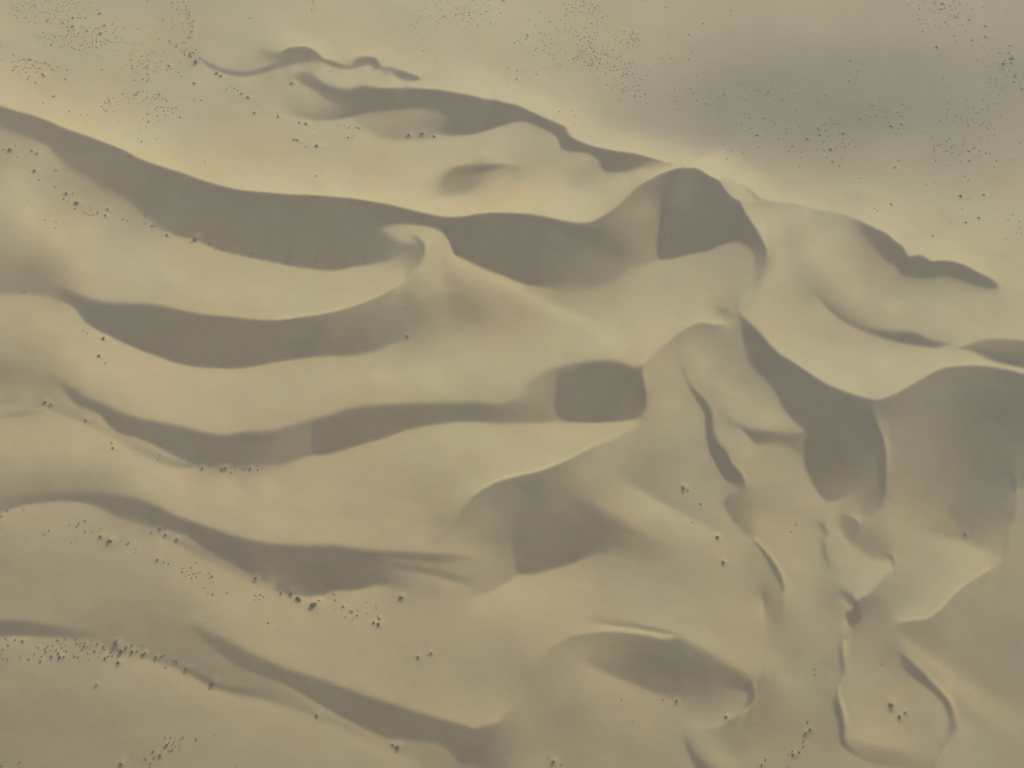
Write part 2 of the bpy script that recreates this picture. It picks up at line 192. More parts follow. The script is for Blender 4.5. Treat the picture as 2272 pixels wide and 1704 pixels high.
# fourth long band
C(L("-60,1125 0,1112 27,1104 81,1097 149,1094 203,1093 258,1097 312,1109 353,1126 380,1141 434,1161 488,1179 542,1196 604,1207 672,1211 753,1212 808,1221 875,1225 957,1229 1010,1232 1060,1236"), [136,136,136,136,137,140,144,148,150,151,152,152,152,152,152,152,152,153,153,152,150], [130,128,126,124,122,120,119]+[118]*9+[119,120,124,132,144], [8,8,8,8,8,8,8,7,6,5,5,6,6,7,7,7,7,6,6,7,8])
C(L("-60,1155 0,1138 41,1124 81,1117 149,1113 190,1117 231,1131 258,1145 298,1157 339,1169 369,1176"), [126,124,122,121,121,121,120,120,119,118,118], [146,146,149,150,150,150,149,147,145,142,140], [4,3,2.5,2.5,2,2.5,5,7,8,6,4])
C(L("369,1176 393,1183 418,1191 439,1207 475,1231 515,1253 551,1272 577,1284 604,1304 631,1318 658,1322 680,1325 718,1320 740,1312 781,1311 808,1306 835,1299 862,1299 890,1306"), [118]*16+[119,122,132], [144,146,142,140,140,140,142,144,148,152,155,156,154,153,153,153,152,148,142], [3,2,2,2,2,2,2,2.5,2.5,2.5,2.5,2.5,2.5,2.5,2.5,2.5,3,8,10])
C(L("360,1190 393,1208 434,1232 488,1258 540,1284 578,1302 604,1314"), [138,138,138,138,140,142,146], [151,151,151,151,151,152,153], 8)
C(L("872,1238 930,1244 985,1247 1035,1244"), [121,124,128,138], [134,140,143,146], [5,5,5,7])
C(L("880,1250 930,1257 985,1268 1040,1283"), [134,140,143,146], [124,126,129,138], [6,5,5,7])
C(L("872,1263 920,1269 965,1278 1010,1290 1045,1301"), [124,126,127,130,138], [140,148,151,152,152], [7,4,4,5,7])
P("957,1318,142 1000,1340,148 900,1290,138 1065,1265,142 1100,1290,143 1065,1253,144 1080,1210,144 1030,1190,145 1080,1150,140 1090,1120,132".replace(',',' '))
C(L("392,1476 415,1480 440,1492 470,1507 505,1522 545,1528 580,1529"), [134,134,133,133,133,134,135], [128,122,118,118,118,120,128], [5,3,3,3,3,4,6])
C(L("1040,1325 1060,1322 1092,1311 1133,1289"), [150,146,144,142], [154,157,157,157], 3)
P("1070,1340,158 1150,1320,158 950,1370,150 850,1360,151 700,1370,151 600,1340,153 800,1430,149 700,1440,150 900,1460,146 1000,1430,148 1050,1500,142 900,1530,147 1000,1560,147 1060,1590,148 800,1500,149 600,1400,152 1100,1440,146 1127,1430,145 1180,1400,152 1240,1340,156 1300,1300,155 1400,1320,153 1450,1300,148 1500,1350,152 1300,1370,155 1220,1400,154 600,1300,150".replace(',',' '))
P("200,1160,148 100,1200,146 0,1200,143 300,1220,149 400,1290,150 200,1280,141 0,1300,138 100,1340,141 300,1320,141 400,1350,138 500,1340,153 434,1312,150 550,1370,152 0,1250,139 -60,1350,138 350,1400,133 250,1390,134".replace(',',' '))
# crest in the middle with the large shaded block
C(L("962,1196 970,1191 998,1164 1025,1134 1052,1101 1079,1082 1106,1069 1150,1057 1203,1044 1236,1032 1268,1017 1303,998 1331,985 1371,971 1393,957 1406,944"), [148,148,146,148,152,156,160,164,165,163,160,159,160,160,160,158], [146,144,141,138,134,130,127,126,126,128,134,142,146,149,150,150], [3,2.5,2,1.8,1.8,1.8,1.8,1.8,1.8,1.8,1.8,2,2,2,3,4])
P("1181,1088,119 1236,1055,124 1290,1040,142 1260,1080,130 1127,1142,128 1110,1101,128 1200,1130,120 1150,1190,120 1250,1180,117 1320,1200,119 1350,1195,122 1200,1230,117 1370,1215,128 1430,1215,136 1300,1090,135 1080,1190,137 1110,1200,131 1340,1060,145 1085,1240,144 1110,1225,137 1300,1060,145".replace(',',' '))
C(L("1138,1200 1138,1223 1141,1264 1141,1276"), [118,117,117,120], [134,139,141,143], [10,7,5,4])
C(L("1133,1289 1141,1277 1176,1275 1222,1264 1276,1248 1303,1234 1335,1226 1380,1222"), [140,119,118,118,118,119,124,132], [155,154,153,152,150,146,142,142], [3,3,3,3,4,5,8,10])
C(L("1270,1090 1300,1110 1345,1140 1390,1165 1440,1190 1490,1215"), [144,146,148,150,150,149], [128,122,122,126,136,142], 15)
C(L("1370,1062 1412,1082 1450,1104 1507,1136 1575,1171 1620,1200"), [142,143,143,144,147,149], [152,156,158,158,157,154], [9,7,6,6,7,8])
P("1398,1098,156 1453,1130,158 1540,1180,157 1350,1090,148 1453,1223,140 1520,1250,146 1600,1220,153 1460,1180,150 1400,1250,145 1300,1280,151 1200,1300,156".replace(',',' '))
# lower middle crest
C(L("1290,1366 1344,1376 1398,1384 1453,1393 1503,1406"), [154,150,150,152,155], [150,138,130,125,130], [8,8,6,5,3])
C(L("1320,1384 1344,1386 1398,1392 1453,1401 1503,1409"), [148,138,130,125,132], [158,163,164,162,158], [5,4,3,3,3])
C(L("1190,1464 1203,1455 1222,1438 1246,1422 1276,1410 1317,1404 1358,1402 1398,1405 1439,1411 1466,1418 1480,1419 1507,1415 1534,1430 1575,1449 1615,1474 1656,1498 1672,1514"), [149,150,151,153,155,157,160,161,160,158,156,152,153,154,154,150,138], [145,144,143,142,140,137,132,128,125,123,122,124,122,123,124,122,118], [8,6,4,3,2,2,1.8,1.8,2,3,5,7,10,12,12,9,5])
P("1425,1460,119 1370,1440,130 1330,1440,139 1470,1450,118 1507,1485,116 1507,1525,119 1560,1490,118 1615,1505,119 1560,1525,122 1640,1515,117 1300,1450,144 1270,1470,146 1240,1520,144".replace(',',' '))
C(L("1290,1462 1303,1471 1358,1498 1412,1520 1466,1541 1500,1553"), [140,134,126,122,122,126], [147,150,151,150,148,145], [10,9,8,7,8,10])
P("1561,1555,134 1600,1540,134 1620,1560,139 1500,1570,144 1580,1590,143 1540,1610,149 1450,1570,148 1350,1560,147 1400,1620,143 1317,1525,148".replace(',',' '))
C(L("1600,1520 1615,1525 1651,1533 1659,1544 1653,1566 1647,1579"), [122,118,110,107,109,118], [132,136,138,139,141,143], [6,4,2,2,2,3])
C(L("1672,1514 1675,1541 1668,1560 1645,1583 1615,1601 1596,1613 1566,1617"), [134,126,124,126,130,132,140], [109,107,110,146,150,151,151], [2,1.8,1.8,1.8,2,3,4])
P("1615,1640,132 1642,1661,128 1598,1630,138 1560,1635,146 1655,1585,130 1575,1660,148 1602,1690,150 1620,1690,147".replace(',',' '))
C(L("1516,1630 1518,1640 1524,1661 1537,1693 1555,1730"), [138,122,116,114,114], [141,140,140,140,140], [4,3,2.5,2.5,2.5])
C(L("1520,1636 1545,1674 1577,1704 1600,1725"), [140,136,134,134], [120,113,112,112], [5,4,4,4])
P("1560,1670,141 1480,1640,143 1450,1690,140".replace(',',' '))
# bottom left
C(L("-60,1372 0,1377 54,1379 108,1387 163,1398 203,1406 240,1412"), [140,140,139,138,137,136,134], [116,116,116,117,121,128,132], [4,4,4,5,7,9,10])
C(L("-60,1418 0,1413 54,1411 108,1414 163,1417 217,1420 270,1428"), [116,116,117,119,122,130,132], [146,146,146,145,143,138,136], [2.5,2,2,2.5,4,7,9])
C(L("420,1380 440,1392 488,1415 542,1442 604,1472 658,1492 713,1509 767,1528 821,1547 903,1573 957,1590 1011,1604 1052,1617"), [140,142,144,146,146,147,147,147,147,146,146,147,148], [134,128,121,119,118,118,118,118,118,118,118,118,118], [12,10,9,8,7,6,6,6,6,5,4,3,2.5])
C(L("1052,1617 1079,1610 1109,1600 1125,1582 1140,1560"), [149,150,150,148,145], [119,124,134,139,140], [2,2,3,6,8])
C(L("430,1398 442,1410 461,1430 502,1460 542,1485 591,1504 631,1520 672,1542 713,1566 767,1596 821,1623 862,1639 916,1643 957,1648 989,1661 1006,1677 1017,1691 1052,1697 1090,1712"), [128,122,120]+[118]*16, [134,134,134,134,135,138,140,144,146,147,146,143,138,136,135,134,133,132,134], [6,4,3,2.5,2.5,2.5,2,2,2,2,2.5,3,3,3,3,3,3,4,4])
C(L("230,1440 298,1455 353,1471 407,1490 461,1520 515,1538 577,1550 631,1566 699,1590 767,1620 821,1647 875,1666 930,1690"), [137,134,132,122,119,119,126,132,134,137,138,138,138], [146,149,151,151,151,151,150,150,150,149,148,147,144], [8,8,7,5,5,6,8,8,9,10,10,10,10])
P("380,1440,133 420,1450,133 500,1500,134 640,1550,137 340,1420,133".replace(',',' '))
P("200,1500,139 0,1500,137 100,1600,136 250,1600,138 400,1560,146 550,1620,148 700,1650,147 800,1690,144 450,1660,141 600,1690,142 300,1690,137 0,1690,134 100,1450,143 -60,1600,134 350,1520,145 0,1440,143 950,1690,133 900,1665,137".replace(',',' '))
P("1065,1661,117 1090,1640,120 1120,1661,129 1150,1690,138 1154,1640,137 1236,1607,134 1280,1580,136 1200,1550,138 1181,1498,139 1150,1590,140 1200,1690,142 1350,1680,142 1120,1540,143 1130,1490,142 1260,1660,137 1100,1690,124".replace(',',' '))
# open sand at the top
P("0,20,160 100,60,160 0,60,164 0,100,158 200,100,161 300,60,160 400,40,158 500,60,159 560,110,155 520,130,157 480,120,157 600,40,163 700,60,163 800,90,163 900,60,162 950,120,164 1050,60,162 1000,170,168 1150,150,164 1250,100,162 1100,200,170 1250,220,168 1350,260,167 1450,310,170 1400,150,162 1550,330,168 1650,380,168 1750,420,163 1900,440,160 2050,520,163 2200,590,162 1300,40,162 1500,100,162 1700,200,161 1900,200,161 2100,200,161 2200,60,160 2272,400,160 2000,400,160 2100,480,160 1800,340,163 1600,240,162 2272,560,162 1700,0,160".replace(',',' '))
P("0,150,163 100,200,162 0,200,166 60,230,169 200,250,168 300,290,168 150,150,161 300,180,160 400,200,160 300,130,160 450,250,159 400,330,167 550,250,157 600,220,156 620,200,153 640,230,150 560,330,160 480,380,169 650,320,160 750,320,159 850,350,160 800,400,163 700,400,166 900,400,164 950,350,162 1000,330,160 1100,320,158 1060,350,156 1180,300,157 1200,330,155 1150,345,156 1200,380,160 1250,360,156 1290,385,150 1270,400,152 1350,400,157 1150,430,168 1280,440,169 1250,400,162 1300,460,167 1400,390,163 1330,430,161 900,430,170 1050,450,170 1200,460,169 700,150,153 800,170,163 740,170,160 900,185,165 680,150,156 640,165,150 600,180,152 520,200,156 1210,350,152".replace(',',' '))
P("2100,690,161 2272,700,160 2230,650,158 2272,620,163".replace(',',' '))
# thin bright rims on the sunny side of the sharpest crests: (line, side, rim tone, tone behind it)
def R(pts, side, rim, base, o1=4.0, o2=11.0):
    n = len(pts); r1 = []; r2 = []
    for i, (x, y) in enumerate(pts):
        a, b = pts[max(i-1, 0)], pts[min(i+1, n-1)]
        dx, dy = b[0]-a[0], b[1]-a[1]; d = math.hypot(dx, dy); nx, ny = side*dy/d, -side*dx/d
        r1.append((x+nx*o1, y+ny*o1)); r2.append((x+nx*o2, y+ny*o2))
    C(r1, rim, rim, 1.5); C(r2, base, base, 4)
R(L("1672,1197 1694,1218 1715,1245 1728,1266 1738,1290 1741,1305 1737,1322"), 1, 160, 151)
R(L("1962,975 1967,1000 1969,1033 1967,1074 1961,1104"), 1, 158, 140)
R(L("2040,1485 2070,1516 2092,1538 2110,1562 2118,1585 2120,1605"), 1, 162, 147)
R(L("1872,1424 1875,1479 1868,1506 1860,1533 1863,1555 1872,1585 1875,1612"), 1, 164, 147)
R(L("2257,1085 2252,1130 2245,1170 2238,1202"), 1, 156, 144)
R(L("1672,1516 1675,1541 1668,1560 1648,1582"), 1, 150, 128, 3, 9)
R(L("1613,1005 1626,1031 1642,1047 1652,1066"), 1, 158, 148, 3, 9)
R(L("1995,1381 2025,1377 2060,1371 2090,1349 2117,1319 2166,1282 2201,1261"), 1, 166, 158, 3, 10)
R(L("618,711 658,706 713,698 767,685 808,671 848,654 875,639 900,618"), 1, 170, 163, 3, 11)
R(L("1052,1101 1079,1082 1106,1069 1150,1057 1203,1044 1236,1032 1268,1017 1303,998 1331,985"), 1, 170, 160, 3, 12)
P("1020,660,134 1060,690,136 1100,720,148 1000,620,143 1120,660,146 1440,720,162 1560,660,159".replace(',',' '))
# ---------------------------------------------------------------- tone field from the survey lines
import numpy as np
QX0, QY0, QX1, QY1 = -480, -360, 2752, 2040          # surveyed area, a margin outside the photograph included
CELL = 2.0
FW, FH = int((QX1-QX0)/CELL), int((QY1-QY0)/CELL)
def spline(pts, vals, step):
    """centripetal-ish Catmull-Rom through pts; vals (n,k) interpolated linearly"""
    p = np.array(pts, float); n = len(p)
    e = np.vstack([2*p[0]-p[1], p, 2*p[-1]-p[-2]])
    out = []; ov = []
    for i in range(n-1):
        p0, p1, p2, p3 = e[i], e[i+1], e[i+2], e[i+3]
        d = np.hypot(*(p2-p1)); m = max(2, int(d/step)+1)
        d0 = max(np.hypot(*(p1-p0)), 1e-3); d2 = max(np.hypot(*(p3-p2)), 1e-3)
        t1 = ((p1-p0)/d0*0.5+(p2-p1)/d*0.5)*d; t2 = ((p2-p1)/d*0.5+(p3-p2)/d2*0.5)*d
        t = (np.arange(m)/m)[:, None]
        out.append((2*t**3-3*t**2+1)*p1+(t**3-2*t**2+t)*t1+(-2*t**3+3*t**2)*p2+(t**3-t**2)*t2)
        ov.append(vals[i]*(1-t)+vals[i+1]*t)
    return np.vstack(out), np.vstack(ov)
def aslist(v, n):
    if np.isscalar(v): return [float(v)]*n
    if len(v) != n: raise ValueError('%d values for %d points: %s' % (len(v), n, v))
    return list(v)
def rasterise(cell):
    w, h = int((QX1-QX0)/cell), int((QY1-QY0)/cell)
    S = np.zeros((h, w)); W = np.zeros((h, w)); B = np.zeros((h, w)); BW = np.zeros((h, w))
    def put(x, y, v, b, wt=1.0):
        ix = np.round((x-QX0)/cell-.5).astype(int); iy = np.round((y-QY0)/cell-.5).astype(int)
        ok = (ix >= 0) & (ix < w) & (iy >= 0) & (iy < h)
        np.add.at(S, (iy[ok], ix[ok]), (v*wt)[ok] if np.ndim(v) else v*wt); np.add.at(W, (iy[ok], ix[ok]), wt)
        if b is not None:
            np.add.at(B, (iy[ok], ix[ok]), b[ok]); np.add.at(BW, (iy[ok], ix[ok]), 1.0)
    for pts, a, b, wd in CRV:
        n = len(pts)
        vals = np.array([aslist(a, n), aslist(b, n), aslist(wd, n)]).T
        q, v = spline(pts, vals, cell*0.4)
        d = np.gradient(q, axis=0); d /= np.maximum(np.hypot(d[:, 0], d[:, 1]), 1e-6)[:, None]
        nx, ny = d[:, 1], -d[:, 0]                     # left of travel (up when going right)
        o = cell*0.8
        put(q[:, 0]+nx*o, q[:, 1]+ny*o, v[:, 0], v[:, 2]); put(q[:, 0]-nx*o, q[:, 1]-ny*o, v[:, 1], v[:, 2])
    a = np.array(PTS)
    r = 9.0                                           # each surveyed spot is a small disc
    for dx in np.arange(-r, r+.1, min(cell, 6)):
        for dy in np.arange(-r, r+.1, min(cell, 6)):
            if dx*dx+dy*dy <= r*r: put(a[:, 0]+dx, a[:, 1]+dy, a[:, 2], np.full(len(a), 15.0), 1.0)
    return S, W, B, BW
def relax(u, fix, val, n, om):
    h, w = u.shape
    yy, xx = np.mgrid[0:h, 0:w]; par = (yy+xx) & 1
    m0 = (~fix) & (par == 0); m1 = (~fix) & (par == 1)
    pad = np.empty((h+2, w+2))
    for k in range(n):
        for m in (m0, m1):
            pad[1:-1, 1:-1] = u; pad[0, 1:-1] = u[0]; pad[-1, 1:-1] = u[-1]; pad[1:-1, 0] = u[:, 0]; pad[1:-1, -1] = u[:, -1]
            av = (pad[:-2, 1:-1]+pad[2:, 1:-1]+pad[1:-1, :-2]+pad[1:-1, 2:])*.25
            u += om*np.where(m, av-u, 0)
    return u
def up2(u, h, w):
    r = np.repeat(np.repeat(u, 2, 0), 2, 1)
    r = np.pad(r, ((0, max(0, h-r.shape[0])), (0, max(0, w-r.shape[1]))), mode='edge')[:h, :w]
    return r
def diffuse(which, n_levels=5, iters=(120, 120, 100, 90, 40)):
    u = None
    for lv in range(n_levels-1, -1, -1):
        S, W, B, BW = rasterise(CELL*2**lv)
        s, w_ = (S, W) if which == 'tone' else (B, BW)
        fix = w_ > 0; val = np.where(fix, s/np.maximum(w_, 1e-9), 0)
        u = np.full(s.shape, val[fix].mean()) if u is None else up2(u, *s.shape)
        u[fix] = val[fix]
        u = relax(u, fix, val, iters[n_levels-1-lv], 1.0 if lv == 0 else 1.7)
    return u
def gblur(u, sig):
    if sig <= 0: return u
    r = int(3*sig)+1; k = np.exp(-.5*(np.arange(-r, r+1)/sig)**2); k /= k.sum()
    for ax in (0, 1):
        p = np.pad(u, [(r, r) if a == ax else (0, 0) for a in (0, 1)], mode='edge'); o = np.zeros_like(u)
        for i, kk in enumerate(k):
            sl = [slice(None)]*2; sl[ax] = slice(i, i+u.shape[ax]); o += kk*p[tuple(sl)]
        u = o
    return u
def tone_field():
    t = diffuse('tone'); b = diffuse('soft', iters=(60, 60, 40, 20, 10))
    b = gblur(b, 3)/CELL*0.7
    sg = [0, 1.0, 2, 4, 8]; st = [gblur(t, s) for s in sg]
    out = np.zeros_like(t)
    for i in range(len(sg)):
        lo = sg[i-1] if i else -1; hi = sg[i+1] if i+1 < len(sg) else 1e9
        wgt = np.where(b <= sg[i], np.clip((b-lo)/(sg[i]-lo), 0, 1), np.clip((hi-b)/(hi-sg[i]), 0, 1) if hi < 1e8 else 1.0)
        out += wgt*st[i]
    return out

def rough(t):
    """small natural unevenness of the slopes, drawn out along the wind"""
    r = np.random.default_rng(7); h, w = t.shape; o = np.zeros_like(t)
    for n, amp in ((26, 1.2), (52, .8), (104, .7), (210, .6)):
        g = r.standard_normal((n*2//3+3, n//2+3)); yy = np.linspace(0, g.shape[0]-2.01, h); xx = np.linspace(0, g.shape[1]-2.01, w)
        X, Y = np.meshgrid(xx, yy); Y = np.clip(Y-.55*X*(2./3*2)*.5+0, 0, None) % (g.shape[0]-1.01)
        i = X.astype(int); j = Y.astype(int); a = X-i; b = Y-j; a = a*a*(3-2*a); b = b*b*(3-2*b)
        o += amp*((g[j, i]*(1-a)+g[j, i+1]*a)*(1-b)+(g[j+1, i]*(1-a)+g[j+1, i+1]*a)*b)
    lit = np.clip((t-128)/14, 0, 1)                    # the swell between the shades is a little stronger than the survey caught
    return t+lit*.38*np.clip(t-gblur(t, 30), -9, 9)+o
# ---------------------------------------------------------------- dune heights
def project(x, y, z):
    """ground point -> photograph position (2272 x 1704)"""
    ct, st = math.cos(CAM_PITCH), math.sin(CAM_PITCH)
    dz = z-CAM_H
    dep = y*ct-dz*st
    return 1136+CAM_F*x/dep, 852-CAM_F*(y*st+dz*ct)/dep
def sample(F, px, py):
    u = np.clip((px-QX0)/CELL-.5, 0, FW-1.001); v = np.clip((py-QY0)/CELL-.5, 0, FH-1.001)
    i = u.astype(np.int32); j = v.astype(np.int32); a = u-i; b = v-j
    return (F[j, i]*(1-a)+F[j, i+1]*a)*(1-b)+(F[j+1, i]*(1-a)+F[j+1, i+1]*a)*b
def lin(L):
    return ((np.asarray(L)/255.+.055)/1.055)**2.4
GX0, GX1, GY0, GY1, GD = -860.0, 860.0, 340.0, 1720.0, 1.0
def dune_heights(T, n_out=15, fit=2):
    xs = np.arange(GX0, GX1, GD); ys = np.arange(GY0, GY1, GD)
    X, Y = np.meshgrid(xs, ys)
    ny, nx = X.shape
    PADC = 90
    NX = 1
    def good(n):
        while True:
            m = n
            for q in (2, 3, 5):
                while m % q == 0: m //= q
            if m == 1: return n
            n += 1
    NX, NY = good(nx+2*PADC), good(ny+2*PADC)
    kx = 2*np.pi*np.fft.rfftfreq(NX, GD)[None, :]; ky = 2*np.pi*np.fft.fftfreq(NY, GD)[:, None]
    sx, sy = math.sin(SUN_AZ), math.cos(SUN_AZ)
    Ds = 1j*(kx*sx+ky*sy); Dt = 1j*(kx*sy-ky*sx)
    den = np.abs(Ds)**2+LAM*np.abs(Dt)**2+EPS**2
    roll = np.exp(-.5*(kx**2+ky**2)*(0.6*GD)**2)      # keep the crests crisp but not ringing
    E = SUN_EL
    h = np.zeros_like(X)
    def taper(n, w):
        t = np.clip(np.minimum(np.arange(n), n-1-np.arange(n))/w, 0, 1); return t*t*(3-2*t)
    win = taper(ny, 90)[:, None]*taper(nx, 90)[None, :]
    fx = np.fft.rfft2
    cor = 0.0
    for it in range(n_out):
        px, py = project(X, Y, h)
        t = sample(T, px, py)
        ux = np.clip(px/2272, -.1, 1.1); uy = np.clip(py/1704, -.1, 1.1)
        Lr = REF_TL*(1-ux)*(1-uy)+REF_TR*ux*(1-uy)+REF_BL*(1-ux)*uy+REF_BR*ux*uy
        L0 = SH_T*(1-uy)+SH_B*uy
        I = np.clip(I_REF*(lin(t)-lin(L0))/(lin(Lr)-lin(L0)), 0, .9)
        al = np.arcsin(I)-E                            # tilt towards the sun
        sh = np.clip(1-(t-L0)/3.0, 0, 1)
        al = np.where(t < L0-5, -(E+math.radians(1.0)), np.maximum(al, -(E-math.radians(0.5))))    # slip faces lie just steep enough to lose the sun
        p = -np.tan(np.clip(al, -math.radians(35), math.radians(28)))   # dh/ds, s pointing to the sun
        p = p*win
        if it == 0: print('mean I %.3f sinE %.3f mean p %.4f' % (float((I*win).sum()/win.sum()), math.sin(E), float(p.mean())))
        pe = np.clip(p+cor, -1.3, 1.7)
        nf = fit if it == n_out-1 else 2
        for k in range(nf):
            buf = np.zeros((NY, NX)); buf[PADC:PADC+ny, PADC:PADC+nx] = pe
            Hh = np.conj(Ds)*fx(buf)/den*roll
            Hh[0, 0] = 0
            h = np.fft.irfft2(Hh, s=(NY, NX))[PADC:PADC+ny, PADC:PADC+nx]
            if k < nf-1:
                g = np.fft.irfft2(Hh*Ds, s=(NY, NX))[PADC:PADC+ny, PADC:PADC+nx]
                gt = np.fft.irfft2(Hh*Dt, s=(NY, NX))[PADC:PADC+ny, PADC:PADC+nx]
                # the real shade of the slope, tilt across the sun included
                Ir = (math.sin(E)-math.cos(E)*g)/np.sqrt(1+g*g+gt*gt)
                It = (math.sin(E)-math.cos(E)*p)/np.sqrt(1+p*p)
                r = (Ir-It)/math.cos(E)
                pe = pe+0.8*r*win
                pe = np.clip(pe, -1.3, 1.7)
        cor = np.clip(pe-p, -CORMAX, np.where(sh > .5, 1.0, CORMAX))
    return xs, ys, h, t
# ---------------------------------------------------------------- materials
def mat(name):
    m = bpy.data.materials.new(name); m.use_nodes = True
    n = m.node_tree.nodes; l = m.node_tree.links
    return m, n, l, n['Principled BSDF']
def noise(n, l, vec, scale, detail=2, rough=.5):
    t = n.new('ShaderNodeTexNoise'); t.inputs['Scale'].default_value = scale; t.inputs['Detail'].default_value = detail
    t.inputs['Roughness'].default_value = rough; l.new(vec, t.inputs['Vector']); return t.outputs['Fac']
def ramp(n, l, fac, stops):
    r = n.new('ShaderNodeValToRGB'); e = r.color_ramp.elements
    while len(e) < len(stops): e.new(.5)
    for i, (p, c) in enumerate(stops):
        e[i].position = p; e[i].color = (*c, 1)
    l.new(fac, r.inputs[0]); return r.outputs[0]
def mix(n, l, fac, a, b, blend='MIX'):
    x = n.new('ShaderNodeMix'); x.data_type = 'RGBA'; x.blend_type = blend
    if isinstance(fac, float): x.inputs[0].default_value = fac
    else: l.new(fac, x.inputs[0])
    for s, v in ((6, a), (7, b)):
        if isinstance(v, tuple): x.inputs[s].default_value = (*v, 1)
        else: l.new(v, x.inputs[s])
    return x.outputs[2]
def math_(n, l, op, a, b=None, c=None, clamp=False):
    x = n.new('ShaderNodeMath'); x.operation = op; x.use_clamp = clamp
    for s, v in enumerate((a, b, c)):
        if v is None: continue
        if isinstance(v, (int, float)): x.inputs[s].default_value = v
        else: l.new(v, x.inputs[s])
    return x.outputs[0]
SAND = (0.442, 0.386, 0.178)
def sand_material():
    m, n, l, b = mat('dune_sand')
    co = n.new('ShaderNodeTexCoord').outputs['Object']
    sep = n.new('ShaderNodeSeparateXYZ'); l.new(co, sep.inputs[0])
    big = noise(n, l, co, 0.004, 3, .55)
    base = ramp(n, l, big, [(0.30, (0.430, 0.345, 0.190)), (0.5, SAND), (0.70, (0.445, 0.372, 0.225))])
    mid = noise(n, l, co, 0.02, 4, .6)
    base = mix(n, l, .35, base, ramp(n, l, mid, [(.3, (0.405, 0.330, 0.190)), (.7, (0.468, 0.385, 0.226))]))
    hue = noise(n, l, co, 0.011, 2, .5)
    hue = math_(n, l, 'MULTIPLY_ADD', math_(n, l, 'ADD', sep.outputs[0], -150.), -.00026, math_(n, l, "MULTIPLY_ADD", math_(n, l, "ADD", sep.outputs[1], -850.), -.00036, hue))   # haze tint painted into the sand: redder west and near, greyer east and far
    base = mix(n, l, .55, base, ramp(n, l, hue, [(.34, (0.405, 0.386, 0.210)), (.5, SAND), (.66, (0.490, 0.364, 0.156))]))
    grain = noise(n, l, co, 0.45, 3, .7)
    base = mix(n, l, .22, base, ramp(n, l, grain, [(.3, (0.37, 0.30, 0.17)), (.7, (0.50, 0.41, 0.245))]))
    # darker, greyer patches of ground beyond the main ridge, with ragged edges
    def blob(cx, cy, rx, ry, rot):
        mp = n.new('ShaderNodeMapping'); mp.vector_type = 'TEXTURE'
        mp.inputs['Location'].default_value = (cx, cy, 0); mp.inputs['Rotation'].default_value = (0, 0, rot)
        mp.inputs['Scale'].default_value = (rx, ry, 1e6); l.new(co, mp.inputs[0])
        ln = n.new('ShaderNodeVectorMath'); ln.operation = 'LENGTH'; l.new(mp.outputs[0], ln.inputs[0])
        return ln.outputs['Value']
    w = noise(n, l, co, 0.006, 3, .5)
    for (cx, cy, rx, ry, rot, k) in GREY_GROUND:
        d = math_(n, l, 'ADD', blob(cx, cy, rx, ry, rot), math_(n, l, 'MULTIPLY_ADD', w, .5, -.25))
        mr = n.new('ShaderNodeMapRange'); mr.interpolation_type = 'SMOOTHERSTEP'
        mr.inputs['From Min'].default_value = 1.15; mr.inputs['From Max'].default_value = 0.1; mr.inputs['To Max'].default_value = k
        l.new(d, mr.inputs[0])
        base = mix(n, l, mr.outputs[0], base, (0.200, 0.186, 0.122))
    l.new(base, b.inputs['Base Color'])
    b.inputs['Roughness'].default_value = .92; b.inputs['Specular IOR Level'].default_value = .15
    # wind ripples and faint unevenness
    wv = n.new('ShaderNodeTexWave'); wv.inputs['Scale'].default_value = .11; wv.inputs['Distortion'].default_value = 5
    wv.inputs['Detail'].default_value = 3; wv.inputs['Detail Scale'].default_value = .6; wv.bands_direction = 'Y'; l.new(co, wv.inputs['Vector'])
    un = noise(n, l, co, 0.03, 4, .6)
    hh = math_(n, l, 'ADD', math_(n, l, 'MULTIPLY', wv.outputs["Fac"], .012), math_(n, l, 'MULTIPLY', un, 1.6))
    hh = math_(n, l, 'ADD', hh, math_(n, l, 'MULTIPLY', grain, .10))
    bp = n.new('ShaderNodeBump'); bp.inputs['Strength'].default_value = 1; bp.inputs['Distance'].default_value = .45
    l.new(hh, bp.inputs['Height']); l.new(bp.outputs[0], b.inputs['Normal'])
    return m
# ---------------------------------------------------------------- ground: one sheet, surveyed dunes inside, rolling sand to the horizon outside
TONE = rough(tone_field())
XS, YS, HH, _t = dune_heights(TONE)
def ground_point(px, py):
    """where the view line through a photograph position meets the sand"""
    a = (px-1136)/CAM_F; b = -(py-852)/CAM_F
    ct, st = math.cos(CAM_PITCH), math.sin(CAM_PITCH)
    dx, dy, dz = a, ct+b*st, -st+b*ct
    z = 0.0
    for i in range(40):
        t = (CAM_H-z)/(-dz); z = .5*z+.5*height(dx*t, dy*t)
    t = (CAM_H-z)/(-dz)
    return dx*t, dy*t, height(dx*t, dy*t)
def height(x, y):
    u = min(max((x-GX0)/GD, 0), HH.shape[1]-1.001); v = min(max((y-GY0)/GD, 0), HH.shape[0]-1.001)
    i, j = int(u), int(v); a, b = u-i, v-j
    return float((HH[j, i]*(1-a)+HH[j, i+1]*a)*(1-b)+(HH[j+1, i]*(1-a)+HH[j+1, i+1]*a)*b)
